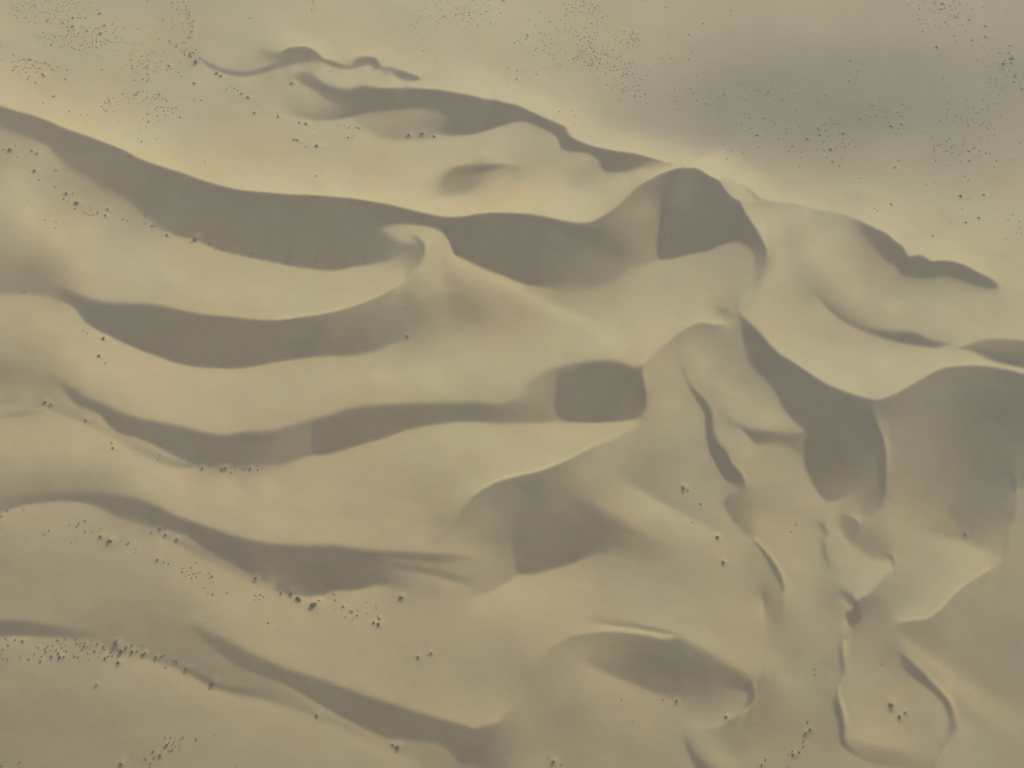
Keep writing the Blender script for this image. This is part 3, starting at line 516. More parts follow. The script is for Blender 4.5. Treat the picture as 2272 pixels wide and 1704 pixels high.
# ---------------------------------------------------------------- shrubs, surveyed one by one (x, y, width on 3.687x enlargements)
SH = []
def B(ox, oy, s):
    v = [float(q) for q in s.replace('(', ' ').replace(')', ' ').replace(',', ' ').split()]
    for i in range(0, len(v), 3):
        SH.append([ox+v[i]/3.687, oy+v[i+1]/3.687, v[i+2]/3.687])
B(0, 0, """(30,115,8)(55,80,8)(95,28,10)(110,50,10)(140,145,9)(145,95,9)(160,80,10)(188,100,9)(195,40,9)(205,72,9)(212,98,12)(215,140,13)(200,152,8)(250,15,9)(255,55,9)(265,100,9)(290,60,9)(290,105,10)(305,80,10)(330,100,14)(345,30,10)(350,60,9)(375,15,10)(380,165,22)(385,100,9)(395,155,9)(395,75,9)(405,30,9)(425,75,11)(430,45,10)(445,15,10)(460,65,9)(465,8,12)(480,40,12)(445,195,12)(490,160,14)(505,15,10)(505,55,10)(515,188,28)(520,92,14)(540,165,12)(560,175,24)(595,218,36)(597,148,32)(640,148,14)(665,145,16)(697,150,20)(740,25,16)(795,82,16)(818,110,34)(855,208,36)(840,225,12)(920,197,18)(945,245,22)(925,270,20)(942,302,14)(1005,225,14)(1018,238,10)(1005,295,12)(960,222,9)(990,320,12)(1003,342,10)(1130,235,18)(820,277,32)(713,255,26)(790,315,18)(752,308,22)(690,280,12)(610,285,16)(632,300,16)(590,262,10)(555,250,14)(510,295,16)(520,312,14)(450,300,12)(440,280,10)(430,335,12)(395,320,9)(375,297,10)(420,368,14)(487,378,12)(510,390,16)(525,378,10)(590,385,12)(585,425,12)(615,405,12)(560,348,9)(575,318,9)(540,315,10)(650,365,10)(690,350,12)(712,358,14)(735,350,12)(760,345,10)(790,338,24)(820,340,18)(850,350,14)(885,335,18)(900,345,12)(940,348,12)(960,352,12)(975,345,10)(960,408,12)(900,395,10)(785,375,10)(710,440,10)(800,450,9)(835,375,10)(890,408,8)(1035,352,8)(1105,368,8)(1175,358,14)(1298,318,14)(1240,315,9)
(105,440,14)(112,453,16)(5,372,16)(20,490,12)(183,487,22)(155,498,16)(248,487,40)(290,498,12)(312,512,10)(338,515,14)(375,512,30)(400,535,24)(430,567,20)(475,550,18)(415,555,12)(330,560,24)(290,558,16)(275,537,20)(262,530,12)(238,555,14)(215,555,18)(205,540,12)(190,562,14)(180,575,12)(210,592,20)(155,607,14)(170,635,10)(115,552,12)(130,545,8)(243,615,12)(240,630,18)(225,648,26)(352,610,34)(362,622,30)(292,677,30)(548,575,20)(533,648,26)(836,570,22)(250,720,8)(440,790,34)(350,842,22)(565,913,26)
(1062,458,12)(1075,478,12)(1038,525,14)(1085,562,20)(1118,545,12)(1140,490,10)(1138,502,10)(1155,523,14)(1195,550,26)(1205,570,12)(1200,603,18)(1102,657,22)(1170,650,22)(1205,665,20)(1220,643,24)(1248,575,10)(1275,572,14)(1270,545,12)(1295,552,12)(1283,520,9)(1315,502,10)(1320,465,12)(1342,422,10)(1385,540,30)(1400,560,24)(1366,572,16)(1362,535,14)(1420,505,10)(1460,592,20)(1481,625,16)(1588,682,34)(1470,512,8)(1210,490,8)(1165,460,8)(1270,437,8)
(1203,8,18)(1400,18,22)(1415,30,16)(1403,60,12)(1455,20,14)(1450,75,20)(1478,78,14)(1500,15,24)(1545,15,16)(1520,48,16)(1458,50,12)(1522,82,20)(1545,98,14)(1520,110,14)(1553,122,18)(1535,148,24)(1580,170,22)(1550,190,16)(1575,215,20)(1548,238,14)(1568,260,26)(1548,305,26)(1575,295,12)(1408,175,12)(1405,230,22)(1430,208,12)(1335,172,24)(1325,152,12)(1350,150,12)(1308,152,12)(1385,337,24)(1395,352,12)(1453,357,24)(1442,375,20)(1442,388,12)(1468,405,12)(1515,410,22)(1490,422,18)(1510,435,22)(1515,452,18)(1555,440,28)(1575,430,30)(1605,410,24)(1560,460,34)(1590,438,20)(1600,510,62)(1635,480,24)(1770,603,40)(1810,623,36)
(2042,148,20)(1855,725,18)(1915,722,24)(1945,742,18)(1975,765,28)(2025,797,32)(2038,803,16)(1843,742,14)(1882,702,10)(1915,778,10)(1885,802,10)(1588,813,18)(1648,820,24)(2083,924,30)(1678,1320,18)(1282,1137,16)(1130,1138,14)(1160,1160,32)(975,985,12)(1050,1068,10)
(1005,768,22)(1140,750,10)(1205,760,12)(1110,772,10)(895,822,18)(870,848,22)(835,872,20)(930,800,9)(930,912,14)(895,862,10)(1050,840,9)(1135,850,8)(1165,838,9)(1188,820,9)(1205,862,14)(1280,800,18)(1300,805,14)(1325,812,14)(1350,808,12)(1365,820,16)(1360,830,16)(1290,875,20)(1275,895,18)(1320,877,16)(1340,880,14)(1375,882,18)(1410,888,22)(1440,877,22)(1340,910,20)(1375,908,16)(1413,925,20)(1472,958,26)(1353,942,16)(1290,950,18)(1305,982,18)(1380,962,14)(1210,928,24)(1203,940,16)(1170,975,12)(1215,993,22)(1203,1003,14)(1150,1015,14)(1198,1047,20)(1145,1062,10)(715,937,12)(670,948,8)(655,940,8)
(85,1225,52)(25,1222,24)(125,1195,20)(262,1232,26)(305,1257,34)(285,1398,40)(145,1282,22)(460,1388,26)(320,1472,22)(448,1530,24)(543,1583,38)(593,1583,24)(520,1628,20)(553,1648,22)""")
B(0, 400, """(630,185,52)(615,232,20)(688,258,24)(708,270,16)(725,287,16)(742,285,14)(765,283,16)(798,270,20)(800,255,12)(745,245,14)(735,215,12)(882,238,28)(862,287,28)(1005,315,20)(1040,326,22)(1190,290,10)(1187,350,22)(1245,370,28)(1270,375,24)(1260,352,16)(1368,450,34)(1595,485,60)(1560,508,14)(1717,517,20)(2058,594,18)(368,323,18)(457,343,12)(455,392,14)(228,168,10)(203,908,18)(683,1232,10)(710,1253,22)(850,1297,48)(812,1437,44)(860,1495,24)(1412,1418,14)(1455,1443,14)(1565,1438,12)(1612,1480,14)(1820,1515,14)(2072,1467,14)""")
B(550, 400, "(330,604,22)(348,632,20)(568,620,18)(655,612,22)(1293,1045,16)(1302,1275,28)(100,572,10)(960,635,10)")
B(550, 0, """(535,8,26)(525,38,16)(523,70,20)(532,140,8)(552,78,8)(522,98,12)(358,680,34)(248,954,34)(420,1003,26)(472,1013,36)(544,1106,14)(375,1140,26)(405,1147,32)(565,1197,54)(473,1198,22)(552,1441,26)(605,1390,12)(742,1020,16)(790,1030,12)(825,1045,22)(885,1042,20)(910,1050,26)(820,1127,28)(853,1125,18)(770,955,16)(1313,1107,44)(1425,1095,40)(1522,1118,34)(1535,506,14)(1438,415,18)(1885,340,12)
(1328,42,10)(1385,85,8)(1455,45,12)(1472,22,12)(1530,62,12)(1538,30,10)(1555,52,10)(1568,82,10)(1590,135,10)(1632,12,14)(1660,35,12)(1657,110,10)(1710,73,14)(1692,148,12)(1710,210,9)(1718,118,9)(1738,115,10)(1770,102,12)(1795,45,14)(1800,78,12)(1813,107,16)(1808,130,12)(1828,150,22)(1798,125,14)(1840,5,14)(1853,18,12)(1875,35,14)(1900,5,12)(1930,40,10)(1943,20,12)(1970,50,16)(1955,92,16)(1982,72,14)(1975,5,14)(2020,65,12)(2050,72,10)(2068,105,18)(2035,122,10)(2090,5,28)(1380,190,10)(1365,230,14)(1385,262,12)(1315,195,9)(1345,200,9)(1205,220,9)(1535,243,9)(1775,222,14)(1880,208,18)(1985,187,14)(1950,168,10)(1915,160,14)(1985,205,10)(1805,183,14)(1412,145,9)(1460,147,9)(1622,155,9)(1500,125,8)(1250,45,8)(1022,32,10)(963,50,10)""")
B(1100, 0, """(558,30,18)(580,75,18)(592,38,14)(625,60,22)(655,10,14)(650,65,12)(620,100,18)(648,95,12)(690,52,14)(690,97,14)(720,15,20)(765,72,16)(790,38,14)(810,65,20)(838,118,12)(878,142,14)(912,132,16)(830,158,14)(828,182,14)(785,192,20)(790,218,12)(568,135,12)(370,100,16)(445,178,26)(265,182,12)(275,158,16)(322,212,16)(492,233,16)(362,272,22)(258,288,26)(278,285,12)(255,310,20)(240,322,16)(308,275,12)(152,352,18)(185,330,18)(198,348,10)(448,275,10)(452,318,22)(375,313,10)(403,370,14)(388,412,14)(445,397,12)(295,375,12)(322,410,18)(312,455,14)(395,510,14)(430,435,14)(462,450,12)(487,448,12)(512,425,16)(530,402,12)(468,485,14)(615,235,16)(672,298,20)(690,325,24)(668,365,22)(705,380,18)(725,305,24)(765,300,20)(790,315,20)(832,295,14)(808,270,18)(740,265,14)(755,335,18)(780,350,24)(775,385,14)(785,395,22)(800,402,12)(672,462,20)(638,478,18)(642,508,12)(712,432,18)(735,445,14)(780,490,20)(788,520,14)(830,480,18)(850,520,18)(872,525,16)(755,537,20)(832,545,14)(702,570,12)(775,587,12)(835,435,16)(905,440,18)(920,460,16)(955,445,12)(905,555,18)(935,575,18)(965,570,12)(995,572,20)(1010,605,14)(1035,572,12)(1040,598,14)(1075,608,26)(1035,622,18)(1120,510,18)(972,640,14)(985,665,16)(910,695,20)(843,643,14)(1130,605,12)(1195,652,18)(1255,570,14)(1243,620,20)(1165,698,22)(1125,708,14)(1060,712,16)(1045,732,14)(1097,730,18)(1135,750,14)(1167,743,20)(1045,758,12)(1140,785,26)(1130,798,18)(1183,790,18)(1222,770,28)(1232,848,22)(1150,825,14)(1022,828,14)(1075,780,12)(990,725,12)(1105,300,14)(1110,315,12)(1075,350,18)(1015,352,14)(1035,325,12)(990,300,12)(968,385,12)(1078,392,16)(920,268,12)(895,265,10)(105,560,22)(175,580,18)(210,580,12)(238,580,10)(318,538,12)(332,607,20)(448,597,12)(548,510,10)(580,582,12)(515,565,12)(170,650,26)(95,662,12)(200,658,12)(280,642,12)(630,908,16)(685,897,10)(720,905,12)(795,898,14)(752,897,10)(915,880,14)(948,852,10)(650,955,12)(650,1015,12)(518,915,18)
(1205,5,16)(1393,62,20)(1922,85,22)(1700,190,26)(1582,283,26)(1418,295,14)(1425,325,10)(1605,425,16)(1580,485,24)(1435,480,18)(1415,440,14)(1462,510,16)(1372,475,14)(1340,485,10)(1470,375,10)(1715,508,16)(1735,572,14)(1645,628,16)(1465,735,20)(1487,792,18)(1472,828,14)(1485,893,16)(1590,725,22)(1610,765,24)(1645,822,24)(1720,850,28)(1870,772,28)(1820,797,20)(1765,743,16)(1775,657,12)(1985,690,18)(2040,725,16)(2035,678,12)(2075,620,16)(1830,958,16)(1810,870,18)(2040,930,18)(2078,970,22)(1970,1015,16)(2095,1085,18)(2000,1157,12)(2023,1252,22)(1890,1305,16)(1893,1232,12)(1930,1232,18)(1885,895,12)(1865,1182,10)(1755,1260,10)(1515,1315,14)(2065,1335,10)""")
B(1672, 0, """(1262,40,20)(1355,72,20)(1352,45,16)(1398,10,16)(1447,75,16)(1490,35,20)(1470,12,18)(1545,32,40)(1530,75,32)(1560,68,28)(1605,52,20)(1630,10,18)(1655,65,18)(1680,105,18)(1620,118,14)(1645,140,28)(1665,132,20)(1763,162,32)(1703,205,16)(1568,182,20)(1522,108,14)(1478,105,12)(1785,72,16)(1815,130,12)(1873,60,18)(1895,215,36)(1892,300,32)(1785,332,28)(1640,292,26)(1662,343,22)(1732,255,16)(1790,242,10)(1498,386,36)(1382,255,26)(1522,448,24)(1548,640,22)(1352,148,14)(1785,372,12)(1888,408,14)(1875,388,12)(1965,357,12)(2078,105,16)(2005,160,12)(1910,155,14)(2015,303,12)(2095,375,26)(2013,431,26)(2085,432,26)(2103,458,26)(2112,482,42)(2105,517,28)(2042,525,42)(2052,505,18)(2090,578,24)(2027,562,14)(2048,576,12)(2013,580,12)(2066,622,14)(2137,625,32)(2138,610,22)(2128,670,26)(2195,730,28)(2180,706,14)(2005,778,18)(1905,772,14)(1748,822,14)(1470,800,12)(1595,692,16)(1795,602,14)(1828,485,14)(1818,508,10)(1735,640,14)(1725,568,14)(1850,632,10)(1908,622,10)(790,498,28)(878,525,14)(960,552,12)(852,578,16)(790,596,18)(840,632,26)(778,664,30)(998,690,14)(868,795,14)(810,842,14)(980,868,20)(978,905,14)(1013,905,12)(1103,902,14)(1178,918,20)(1203,952,18)(1222,855,18)(1120,1030,34)(1208,1018,28)(1185,1053,16)(1165,1097,16)(870,968,16)(732,1092,36)(527,1057,22)(587,1070,26)(540,1105,28)(438,1136,36)(318,1195,28)(585,1017,14)(640,1132,14)(680,1138,12)(615,1187,16)(680,1197,16)(748,1200,20)(625,1222,44)(672,1222,14)(600,1288,20)(645,1322,22)(718,1290,14)(725,1310,14)(388,1248,22)(390,1288,16)(375,1358,20)(285,1235,18)(700,1360,18)(237,817,20)(118,752,24)(340,765,16)(275,733,24)(228,705,16)(148,705,14)(142,680,14)(32,742,18)(68,812,12)(180,1008,14)(265,1085,22)(205,1137,18)(28,1107,42)(42,1207,16)(290,990,14)(372,1030,16)(350,905,18)(648,768,12)(585,782,20)(518,826,18)(1402,1072,16)(1465,1122,14)(1520,1190,18)(1620,1208,20)(1472,1230,18)(1763,1238,24)(1845,1238,18)(1712,1238,14)(1680,1268,18)(1697,1258,14)(1843,1270,16)(1900,1250,20)(1933,1258,16)(1693,1323,18)(1765,1315,26)(1988,1312,26)(1967,1367,16)(2143,1308,16)(2092,1300,12)(2172,1172,18)(2195,1165,12)(1970,1108,22)(2020,945,16)(1648,950,16)(1580,972,14)(1625,990,12)(1705,990,12)(1745,988,14)(1755,1022,24)(1792,982,10)(1857,1020,16)(1910,1052,16)(2087,982,12)(1985,845,12)(1955,848,12)(1187,1310,22)(1155,1370,28)(1315,1330,16)(1365,1335,8)(1605,1140,14)(1470,1422,10)(1730,1440,18)(1758,1472,16)(1410,1507,14)(1470,1490,12)(1535,1518,12)(885,1460,14)(865,1458,10)(1690,1605,44)(1882,1594,34)(1775,1610,12)(1755,1632,12)""")
B(1672, 400, "(1125,196,30)(985,232,16)(1015,250,14)(1465,453,28)(1733,344,28)(1843,308,34)(1608,342,12)(2082,326,16)(2120,282,14)(2175,337,12)(2178,388,14)(2155,430,14)(2068,480,14)(2190,437,12)(1708,232,10)(1410,35,10)(1535,42,12)")
B(0, 830, """(368,228,36)(418,250,28)(705,378,30)(910,562,20)(922,605,32)(1308,668,18)(1290,700,14)(1655,768,28)(1718,740,14)(1812,778,36)(1845,768,34)(1890,803,22)(1925,780,14)(2000,783,18)(2045,775,28)(2108,782,16)(2150,772,14)(2080,790,10)(60,1113,24)(197,1111,22)(15,1163,26)(402,1278,22)(360,1307,22)(692,1200,22)(645,1220,16)(640,1232,14)(625,1245,22)(568,1232,14)(693,1290,24)(755,1285,14)(770,1250,10)(826,1263,16)(800,1288,10)(824,1330,38)(895,1368,60)(990,1363,12)(975,1388,12)(1050,1382,26)(1028,1395,14)(1113,1433,18)(1110,1458,12)(585,1375,12)(618,1357,10)(1308,1263,28)(1352,1317,34)(1445,1355,34)(1238,1295,18)(1288,1520,32)(1338,1537,18)(1380,1550,16)(1608,1543,16)(1562,1583,18)(1492,1592,14)(1490,1620,20)(1582,1632,16)(1612,1628,12)(1637,1622,16)(1530,1612,12)""")
B(0, 1254, """(1608,95,16)(1568,110,12)(1735,95,20)(1718,142,12)(1748,142,12)(1673,182,14)(1703,232,14)(1742,238,20)(1854,227,22)(2088,245,18)(2126,243,18)(2085,285,12)(2192,472,22)(2090,108,44)(48,598,24)(125,608,26)(185,620,30)(65,655,24)(25,690,18)(25,765,16)(60,772,20)(5,730,12)(162,755,14)(235,768,20)(340,748,20)(330,785,28)(285,725,24)(365,685,18)(375,708,26)(385,672,16)(395,658,14)(433,658,16)(465,612,22)(460,690,12)(415,695,16)(445,705,14)(480,720,30)(423,745,30)(490,755,38)(525,748,26)(503,678,16)(545,703,26)(535,600,16)(525,620,12)(620,608,24)(628,640,20)(660,638,16)(695,635,20)(690,660,30)(718,668,16)(745,652,12)(795,645,18)(790,670,12)(848,662,26)(855,688,22)(772,702,26)(825,717,14)(810,747,14)(905,717,22)(918,740,24)(888,745,22)(862,760,34)(603,728,16)(607,748,26)(640,750,22)(943,645,56)(955,618,22)(985,707,56)(1030,685,32)(1080,713,38)(1122,702,24)(1075,660,22)(1040,670,18)(1190,720,28)(1165,733,34)(1275,755,36)(1322,747,26)(1338,735,14)(1165,655,10)(1428,783,22)(1448,793,22)(1355,832,20)(967,799,46)(790,980,28)(1735,975,48)(1520,850,34)(655,785,10)(728,777,14)(1395,1410,14)(1500,1407,16)(1478,1420,16)(1385,1450,20)(1365,1470,30)(1410,1465,16)(1425,1445,14)(1438,1478,16)(1463,1503,14)(1400,1515,18)(1603,1422,22)(1760,1396,12)(1250,1525,22)(1322,1528,14)(1308,1556,34)(1260,1573,26)(1185,1585,22)(1200,1593,12)(1230,1620,22)(987,1630,44)(162,1610,20)(12,1643,26)(1228,1655,16)(1930,1642,12)""")
B(550, 1254, "(270,230,28)(350,235,48)(410,275,66)(540,325,80)(583,292,28)(688,230,24)(707,238,18)(712,285,24)(780,338,30)(838,375,22)(850,390,20)(898,372,14)(893,411,20)(1068,483,44)(1030,470,30)(1075,437,28)(1062,415,16)(1048,333,14)(1050,355,12)(968,303,10)(1252,265,50)(1390,751,36)(1498,720,32)(1475,732,14)(562,1230,38)(1185,1470,28)(1225,1487,44)(648,158,16)")
B(1100, 830, "(1532,930,50)(1572,950,24)(1675,1062,26)(1673,998,10)(1610,1215,16)(1812,1334,42)(1859,1540,42)")
B(1672, 830, "(345,1227,18)(300,1287,18)(1730,1308,28)")
B(1100, 1254, "(1028,1095,16)(1370,1101,24)(1478,1108,34)(1882,1243,38)(1117,1283,14)(468,1610,44)(538,1630,16)(428,1577,18)")
B(1672, 1254, "(497,852,16)(499,895,18)(1047,808,14)(1120,1145,66)(1242,1207,38)(1191,1243,48)(440,1283,20)(462,1345,32)(425,1378,36)(408,1440,20)(408,1483,20)(325,1550,34)(318,1520,18)(375,1535,14)(95,1592,22)(65,1635,28)(278,1655,18)")
# where they stand: box on the photograph -> words for the place
PLACES = [
 ((0, 0, 345, 126), "the top left corner scatter"),
 ((0, 100, 160, 260), "the upper left edge thicket"),
 ((215, 110, 405, 190), "the loose patch above the longest crest"),
 ((320, 0, 500, 175), "the belt meeting the small wavy crest"),
 ((170, 190, 410, 330), "the arc just above the longest crest"),
 ((0, 310, 165, 445), "the line left of the longest shade"),
 ((120, 430, 480, 560), "the line at the longest slope's foot"),
 ((480, 540, 830, 600), "the shade of the longest slope"),
 ((640, 0, 730, 60), "the short column at the top edge"),
 ((480, 170, 730, 400), "the valley under the small wavy crests"),
 ((730, 250, 990, 320), "the upper shaded hollow's foot"),
 ((780, 0, 1128, 135), "the top edge scatter left of centre"),
 ((1100, 0, 1440, 300), "the broad scatter right of top centre"),
 ((1440, 0, 1990, 430), "the grey plain beyond the ridge"),
 ((1990, 0, 2272, 220), "the top right corner"),
 ((1880, 210, 2272, 560), "the pale sand near the right edge"),
 ((0, 600, 260, 860), "the slope left of the second shade"),
 ((350, 770, 620, 830), "the shade of the second slope"),
 ((80, 870, 430, 1030), "the strip below the third shade"),
 ((430, 1010, 730, 1060), "the row under the third shade"),
 ((0, 1120, 125, 1200), "the left edge under the fourth crest"),
 ((130, 1140, 330, 1240), "the patch under the fourth crest"),
 ((300, 1150, 400, 1215), "the foot of the fourth shade"),
 ((330, 1225, 650, 1400), "the slope under the fourth shade"),
 ((600, 1290, 900, 1420), "the cluster round the two biggest bushes"),
 ((900, 1430, 980, 1470), "the open sand at lower centre"),
 ((0, 1410, 420, 1490), "the crowded row at lower left"),
 ((200, 1490, 560, 1600), "the dark strip at lower left"),
 ((0, 1600, 560, 1704), "the bottom left corner"),
 ((680, 1570, 920, 1680), "the strip under the lowest shade"),
 ((840, 660, 940, 770), "the tip of the second shade"),
 ((1480, 1060, 1640, 1270), "the slope left of the winding crest"),
 ((1730, 1140, 1780, 1200), "the sand right of the winding crest"),
 ((1350, 1530, 1640, 1620), "the foot of the lower dome"),
 ((1180, 1660, 1260, 1704), "the middle of the bottom edge"),
 ((1680, 1570, 1830, 1704), "the column near the bottom edge"),
 ((1950, 1540, 2030, 1600), "the trio in the lower right bowl"),
]
def place_of(x, y):
    for i, ((a, b, c, d), w) in enumerate(PLACES):
        if a <= x < c and b <= y < d: return i
    return None
# metres
for s in SH:
    x, y, z = ground_point(s[0], s[1]+s[2]*.1)
    dep = y*math.cos(CAM_PITCH)-(z-CAM_H)*math.sin(CAM_PITCH)
    s += [x, y, max(1.25 if s[1] > 1000 else 1.8, s[2]*0.92*dep/CAM_F)]
order = sorted(range(len(SH)), key=lambda i: -SH[i][2])
MAXN = 298
single, rest = order[:MAXN], order[MAXN:]
# wind-blown sand heaped round the bigger ones
for i in order[:170]:
    px, py, w, x, y, d = SH[i]
    r = d*.95; hgt = d*.16
    cx, cy = x+d*.30*math.sin(SUN_AZ+.5), y+d*.30*math.cos(SUN_AZ+.5)
    i0, j0 = int((cx-GX0)/GD), int((cy-GY0)/GD); k = int(3*r/GD)+2
    ii = slice(max(0, i0-k), min(HH.shape[1], i0+k)); jj = slice(max(0, j0-k), min(HH.shape[0], j0+k))
    gx, gy = np.meshgrid(XS[ii], YS[jj])
    q = ((gx-cx)**2+(gy-cy)**2)/(r*r)
    HH[jj, ii] += hgt*np.exp(-q*1.3)
# --- foliage
def leaf_material(name, c0, c1):
    m, n, l, b = mat(name)
    co = n.new('ShaderNodeTexCoord').outputs['Object']
    oi = n.new('ShaderNodeObjectInfo')
    f = noise(n, l, co, 2.2, 3, .6)
    f = math_(n, l, 'ADD', f, math_(n, l, 'MULTIPLY_ADD', oi.outputs['Random'], .3, -.15))
    l.new(ramp(n, l, f, [(.3, c0), (.7, c1)]), b.inputs['Base Color'])
    b.inputs['Roughness'].default_value = .8; b.inputs['Specular IOR Level'].default_value = .2
    return m
M_LEAF = leaf_material('shrub_foliage', (0.042, 0.050, 0.026), (0.096, 0.106, 0.056))
M_DARK = leaf_material('dense_shrub_foliage', (0.030, 0.036, 0.020), (0.070, 0.078, 0.042))
M_STEM = leaf_material('shrub_wood', (0.07, 0.055, 0.04), (0.13, 0.105, 0.08))
def crown_mesh(name, seed, n_leaf, lobes, leaf):
    """many small leaf sprays through an uneven, low, lobed volume about 1 m wide"""
    r = random.Random(seed); V = []; F = []
    cs = [(0, 0, .14, .34)]
    for k in range(lobes):
        a = r.uniform(0, 6.283); q = r.uniform(.16, .34)
        cs.append((q*math.cos(a), q*math.sin(a)*.9, r.uniform(.06, .22), r.uniform(.12, .24)))
    tot = sum(c[3]**2 for c in cs)
    for c in cs:
        for i in range(max(4, int(n_leaf*c[3]**2/tot))):
            u = r.uniform(-1, 1); a = r.uniform(0, 6.283); rad = c[3]*(r.random()**.45)*r.uniform(.75, 1.12)
            s = math.sqrt(1-u*u)
            p = (c[0]+rad*s*math.cos(a), c[1]+rad*s*math.sin(a), max(.005, c[2]+.72*rad*u))
            L_ = leaf*r.uniform(.6, 1.3); t1 = r.uniform(0, 6.283); t2 = r.uniform(-.9, .9)
            d1 = (math.cos(t1)*math.cos(t2), math.sin(t1)*math.cos(t2), math.sin(t2))
            t3 = t1+r.uniform(1.1, 2.0); t4 = r.uniform(-.9, .9)
            d2 = (math.cos(t3)*math.cos(t4), math.sin(t3)*math.cos(t4), math.sin(t4))
            b0 = len(V)
            for sa, sb in ((-1, 0), (0, -.55), (1, 0), (0, .55)):
                V.append(tuple(max(.0, p[j]+L_*(d1[j]*sa+d2[j]*sb)) if j == 2 else p[j]+L_*(d1[j]*sa+d2[j]*sb) for j in range(3)))
            F.append((b0, b0+1, b0+2, b0+3))
    me = bpy.data.meshes.new(name); me.from_pydata(V, [], F); me.materials.append(M_LEAF); return me
def stems_mesh(name, seed):
    r = random.Random(seed); V = []; F = []
    for k in range(7):
        a = k*.9+r.uniform(-.3, .3); q = r.uniform(.1, .3); h = r.uniform(.16, .3)
        p0 = (0.02*math.cos(a), .02*math.sin(a), -.05); p1 = (q*.5*math.cos(a), q*.5*math.sin(a), h*.6); p2 = (q*math.cos(a), q*math.sin(a), h)
        prev = None
        for p, w in ((p0, .022), (p1, .014), (p2, .004)):
            b0 = len(V)
            for m in range(4):
                t = m*math.pi/2; V.append((p[0]+w*math.cos(t), p[1]+w*math.sin(t), p[2]))
            if prev is not None:
                for m in range(4): F.append((prev+m, prev+(m+1) % 4, b0+(m+1) % 4, b0+m))
            prev = b0
    me = bpy.data.meshes.new(name); me.from_pydata(V, [], F); me.materials.append(M_STEM); return me
BIG = [crown_mesh('shrub_crown', 11+k, 900, 7, .035) for k in range(5)]
SMALL = [crown_mesh('small_shrub_crown', 41+k, 260, 4, .075) for k in range(6)]
STEMS = [stems_mesh('shrub_stems', 71+k) for k in range(3)]
rng = random.Random(5)
names = {0: 'largest', 1: 'second largest', 2: 'third largest'}
ords = ['leftmost', 'second from the left', 'third from the left', 'fourth from the left', 'fifth from the left', 'sixth from the left', 'seventh from the left', 'eighth from the left', 'ninth from the left', 'tenth from the left']
NTH = 'first second third fourth fifth sixth seventh eighth ninth tenth eleventh twelfth thirteenth fourteenth fifteenth sixteenth seventeenth eighteenth nineteenth twentieth'.split()+['%dth' % q for q in range(21, 60)]
by_place = {}
for i in single: by_place.setdefault(place_of(SH[i][0], SH[i][1]), []).append(i)
n_in_place = {}
for i in order:
    k = place_of(SH[i][0], SH[i][1]); n_in_place[k] = n_in_place.get(k, 0)+1
LONE = [(431, 185, 'lone dark shrub below the western tip of the small wavy crest'), (447, 222, 'right one of two small shrubs side by side above the longest crest'),
        (431, 221, 'left one of two small shrubs side by side above the longest crest'),
                (553, 40, 'lone small shrub above the dome of the small wavy crests'), (966, 137, 'lone speck of a shrub right of the small wavy crests'),
        (939, 112, 'lone pale speck of a shrub above the small wavy crests'), (455, 358, 'lone small shrub on the bright side of the longest crest'),
        (2141, 1185, 'faint dark shrub at the foot of the wide shaded slope, far right'), (1956, 1473, 'faint small shrub above the trio in the lower right bowl'),
        (1807, 1485, 'upper of two tiny shrubs beside the lower right bowl'), (1807, 1497, 'lower of two tiny shrubs beside the lower right bowl'),
        (726, 1297, 'tiny shrub in the shade of the fourth slip face'), (100, 535, 'tiny shrub on the bright bank near the left edge')]
label = {}
for k, ids in by_place.items():
    if k is None:
        for i in ids:
            best = min(LONE, key=lambda q: (q[0]-SH[i][0])**2+(q[1]-SH[i][1])**2)
            if math.hypot(best[0]-SH[i][0], best[1]-SH[i][1]) < 25 and best[2] not in [v[0] for v in label.values()]: label[i] = (best[2], None)
        free = [i for i in ids if i not in label]
        for i in free: label[i] = ('small dark shrub standing alone on open sand away from every patch', 'lone shrubs on the open sand')
        continue
    w = PLACES[k][1]; grp = 'shrubs in '+w
    if len(ids) == 1:
        label[ids[0]] = ('dark shrub, the biggest in '+w, grp if n_in_place[k] > 1 else None); continue
    if len(ids) <= 10 and n_in_place[k] == len(ids):
        for o, i in zip(ords, sorted(ids, key=lambda i: SH[i][0])): label[i] = ('dark shrub, '+o+' in '+w, grp)
        continue
    left = list(ids)
    for r_, i in enumerate(ids[:3]): label[i] = (names[r_]+' dark shrub in '+w, grp); left.remove(i)
    left.sort(key=lambda i: SH[i][0]); h = (len(left)+1)//2
    for q, i in enumerate(left): label[i] = ((NTH[q]+' from the left' if q < h else NTH[len(left)-1-q]+' from the right')+' of the bigger shrubs in '+w, grp)
for rank, i in enumerate(single):
    px, py, w, x, y, d = SH[i]
    z = height(x, y)
    ob = bpy.data.objects.new('shrub', None if rank < 60 else SMALL[rng.randrange(6)]); col.objects.link(ob)
    ob.location = (x, y, z-.02*d); ob.rotation_euler = (0, 0, rng.uniform(0, 6.283))
    s = d*rng.uniform(.95, 1.1); ob.scale = (s, s*rng.uniform(.75, 1), s*rng.uniform(.65, .9))
    ob['label'] = label[i][0]; ob['category'] = 'shrub'
    if label[i][1]: ob['group'] = label[i][1]
    if rank < 60:
        for nm, me in (('crown', BIG[rng.randrange(5)]), ('stem', STEMS[rng.randrange(3)])):
            c = bpy.data.objects.new(nm, me); col.objects.link(c); c.parent = ob
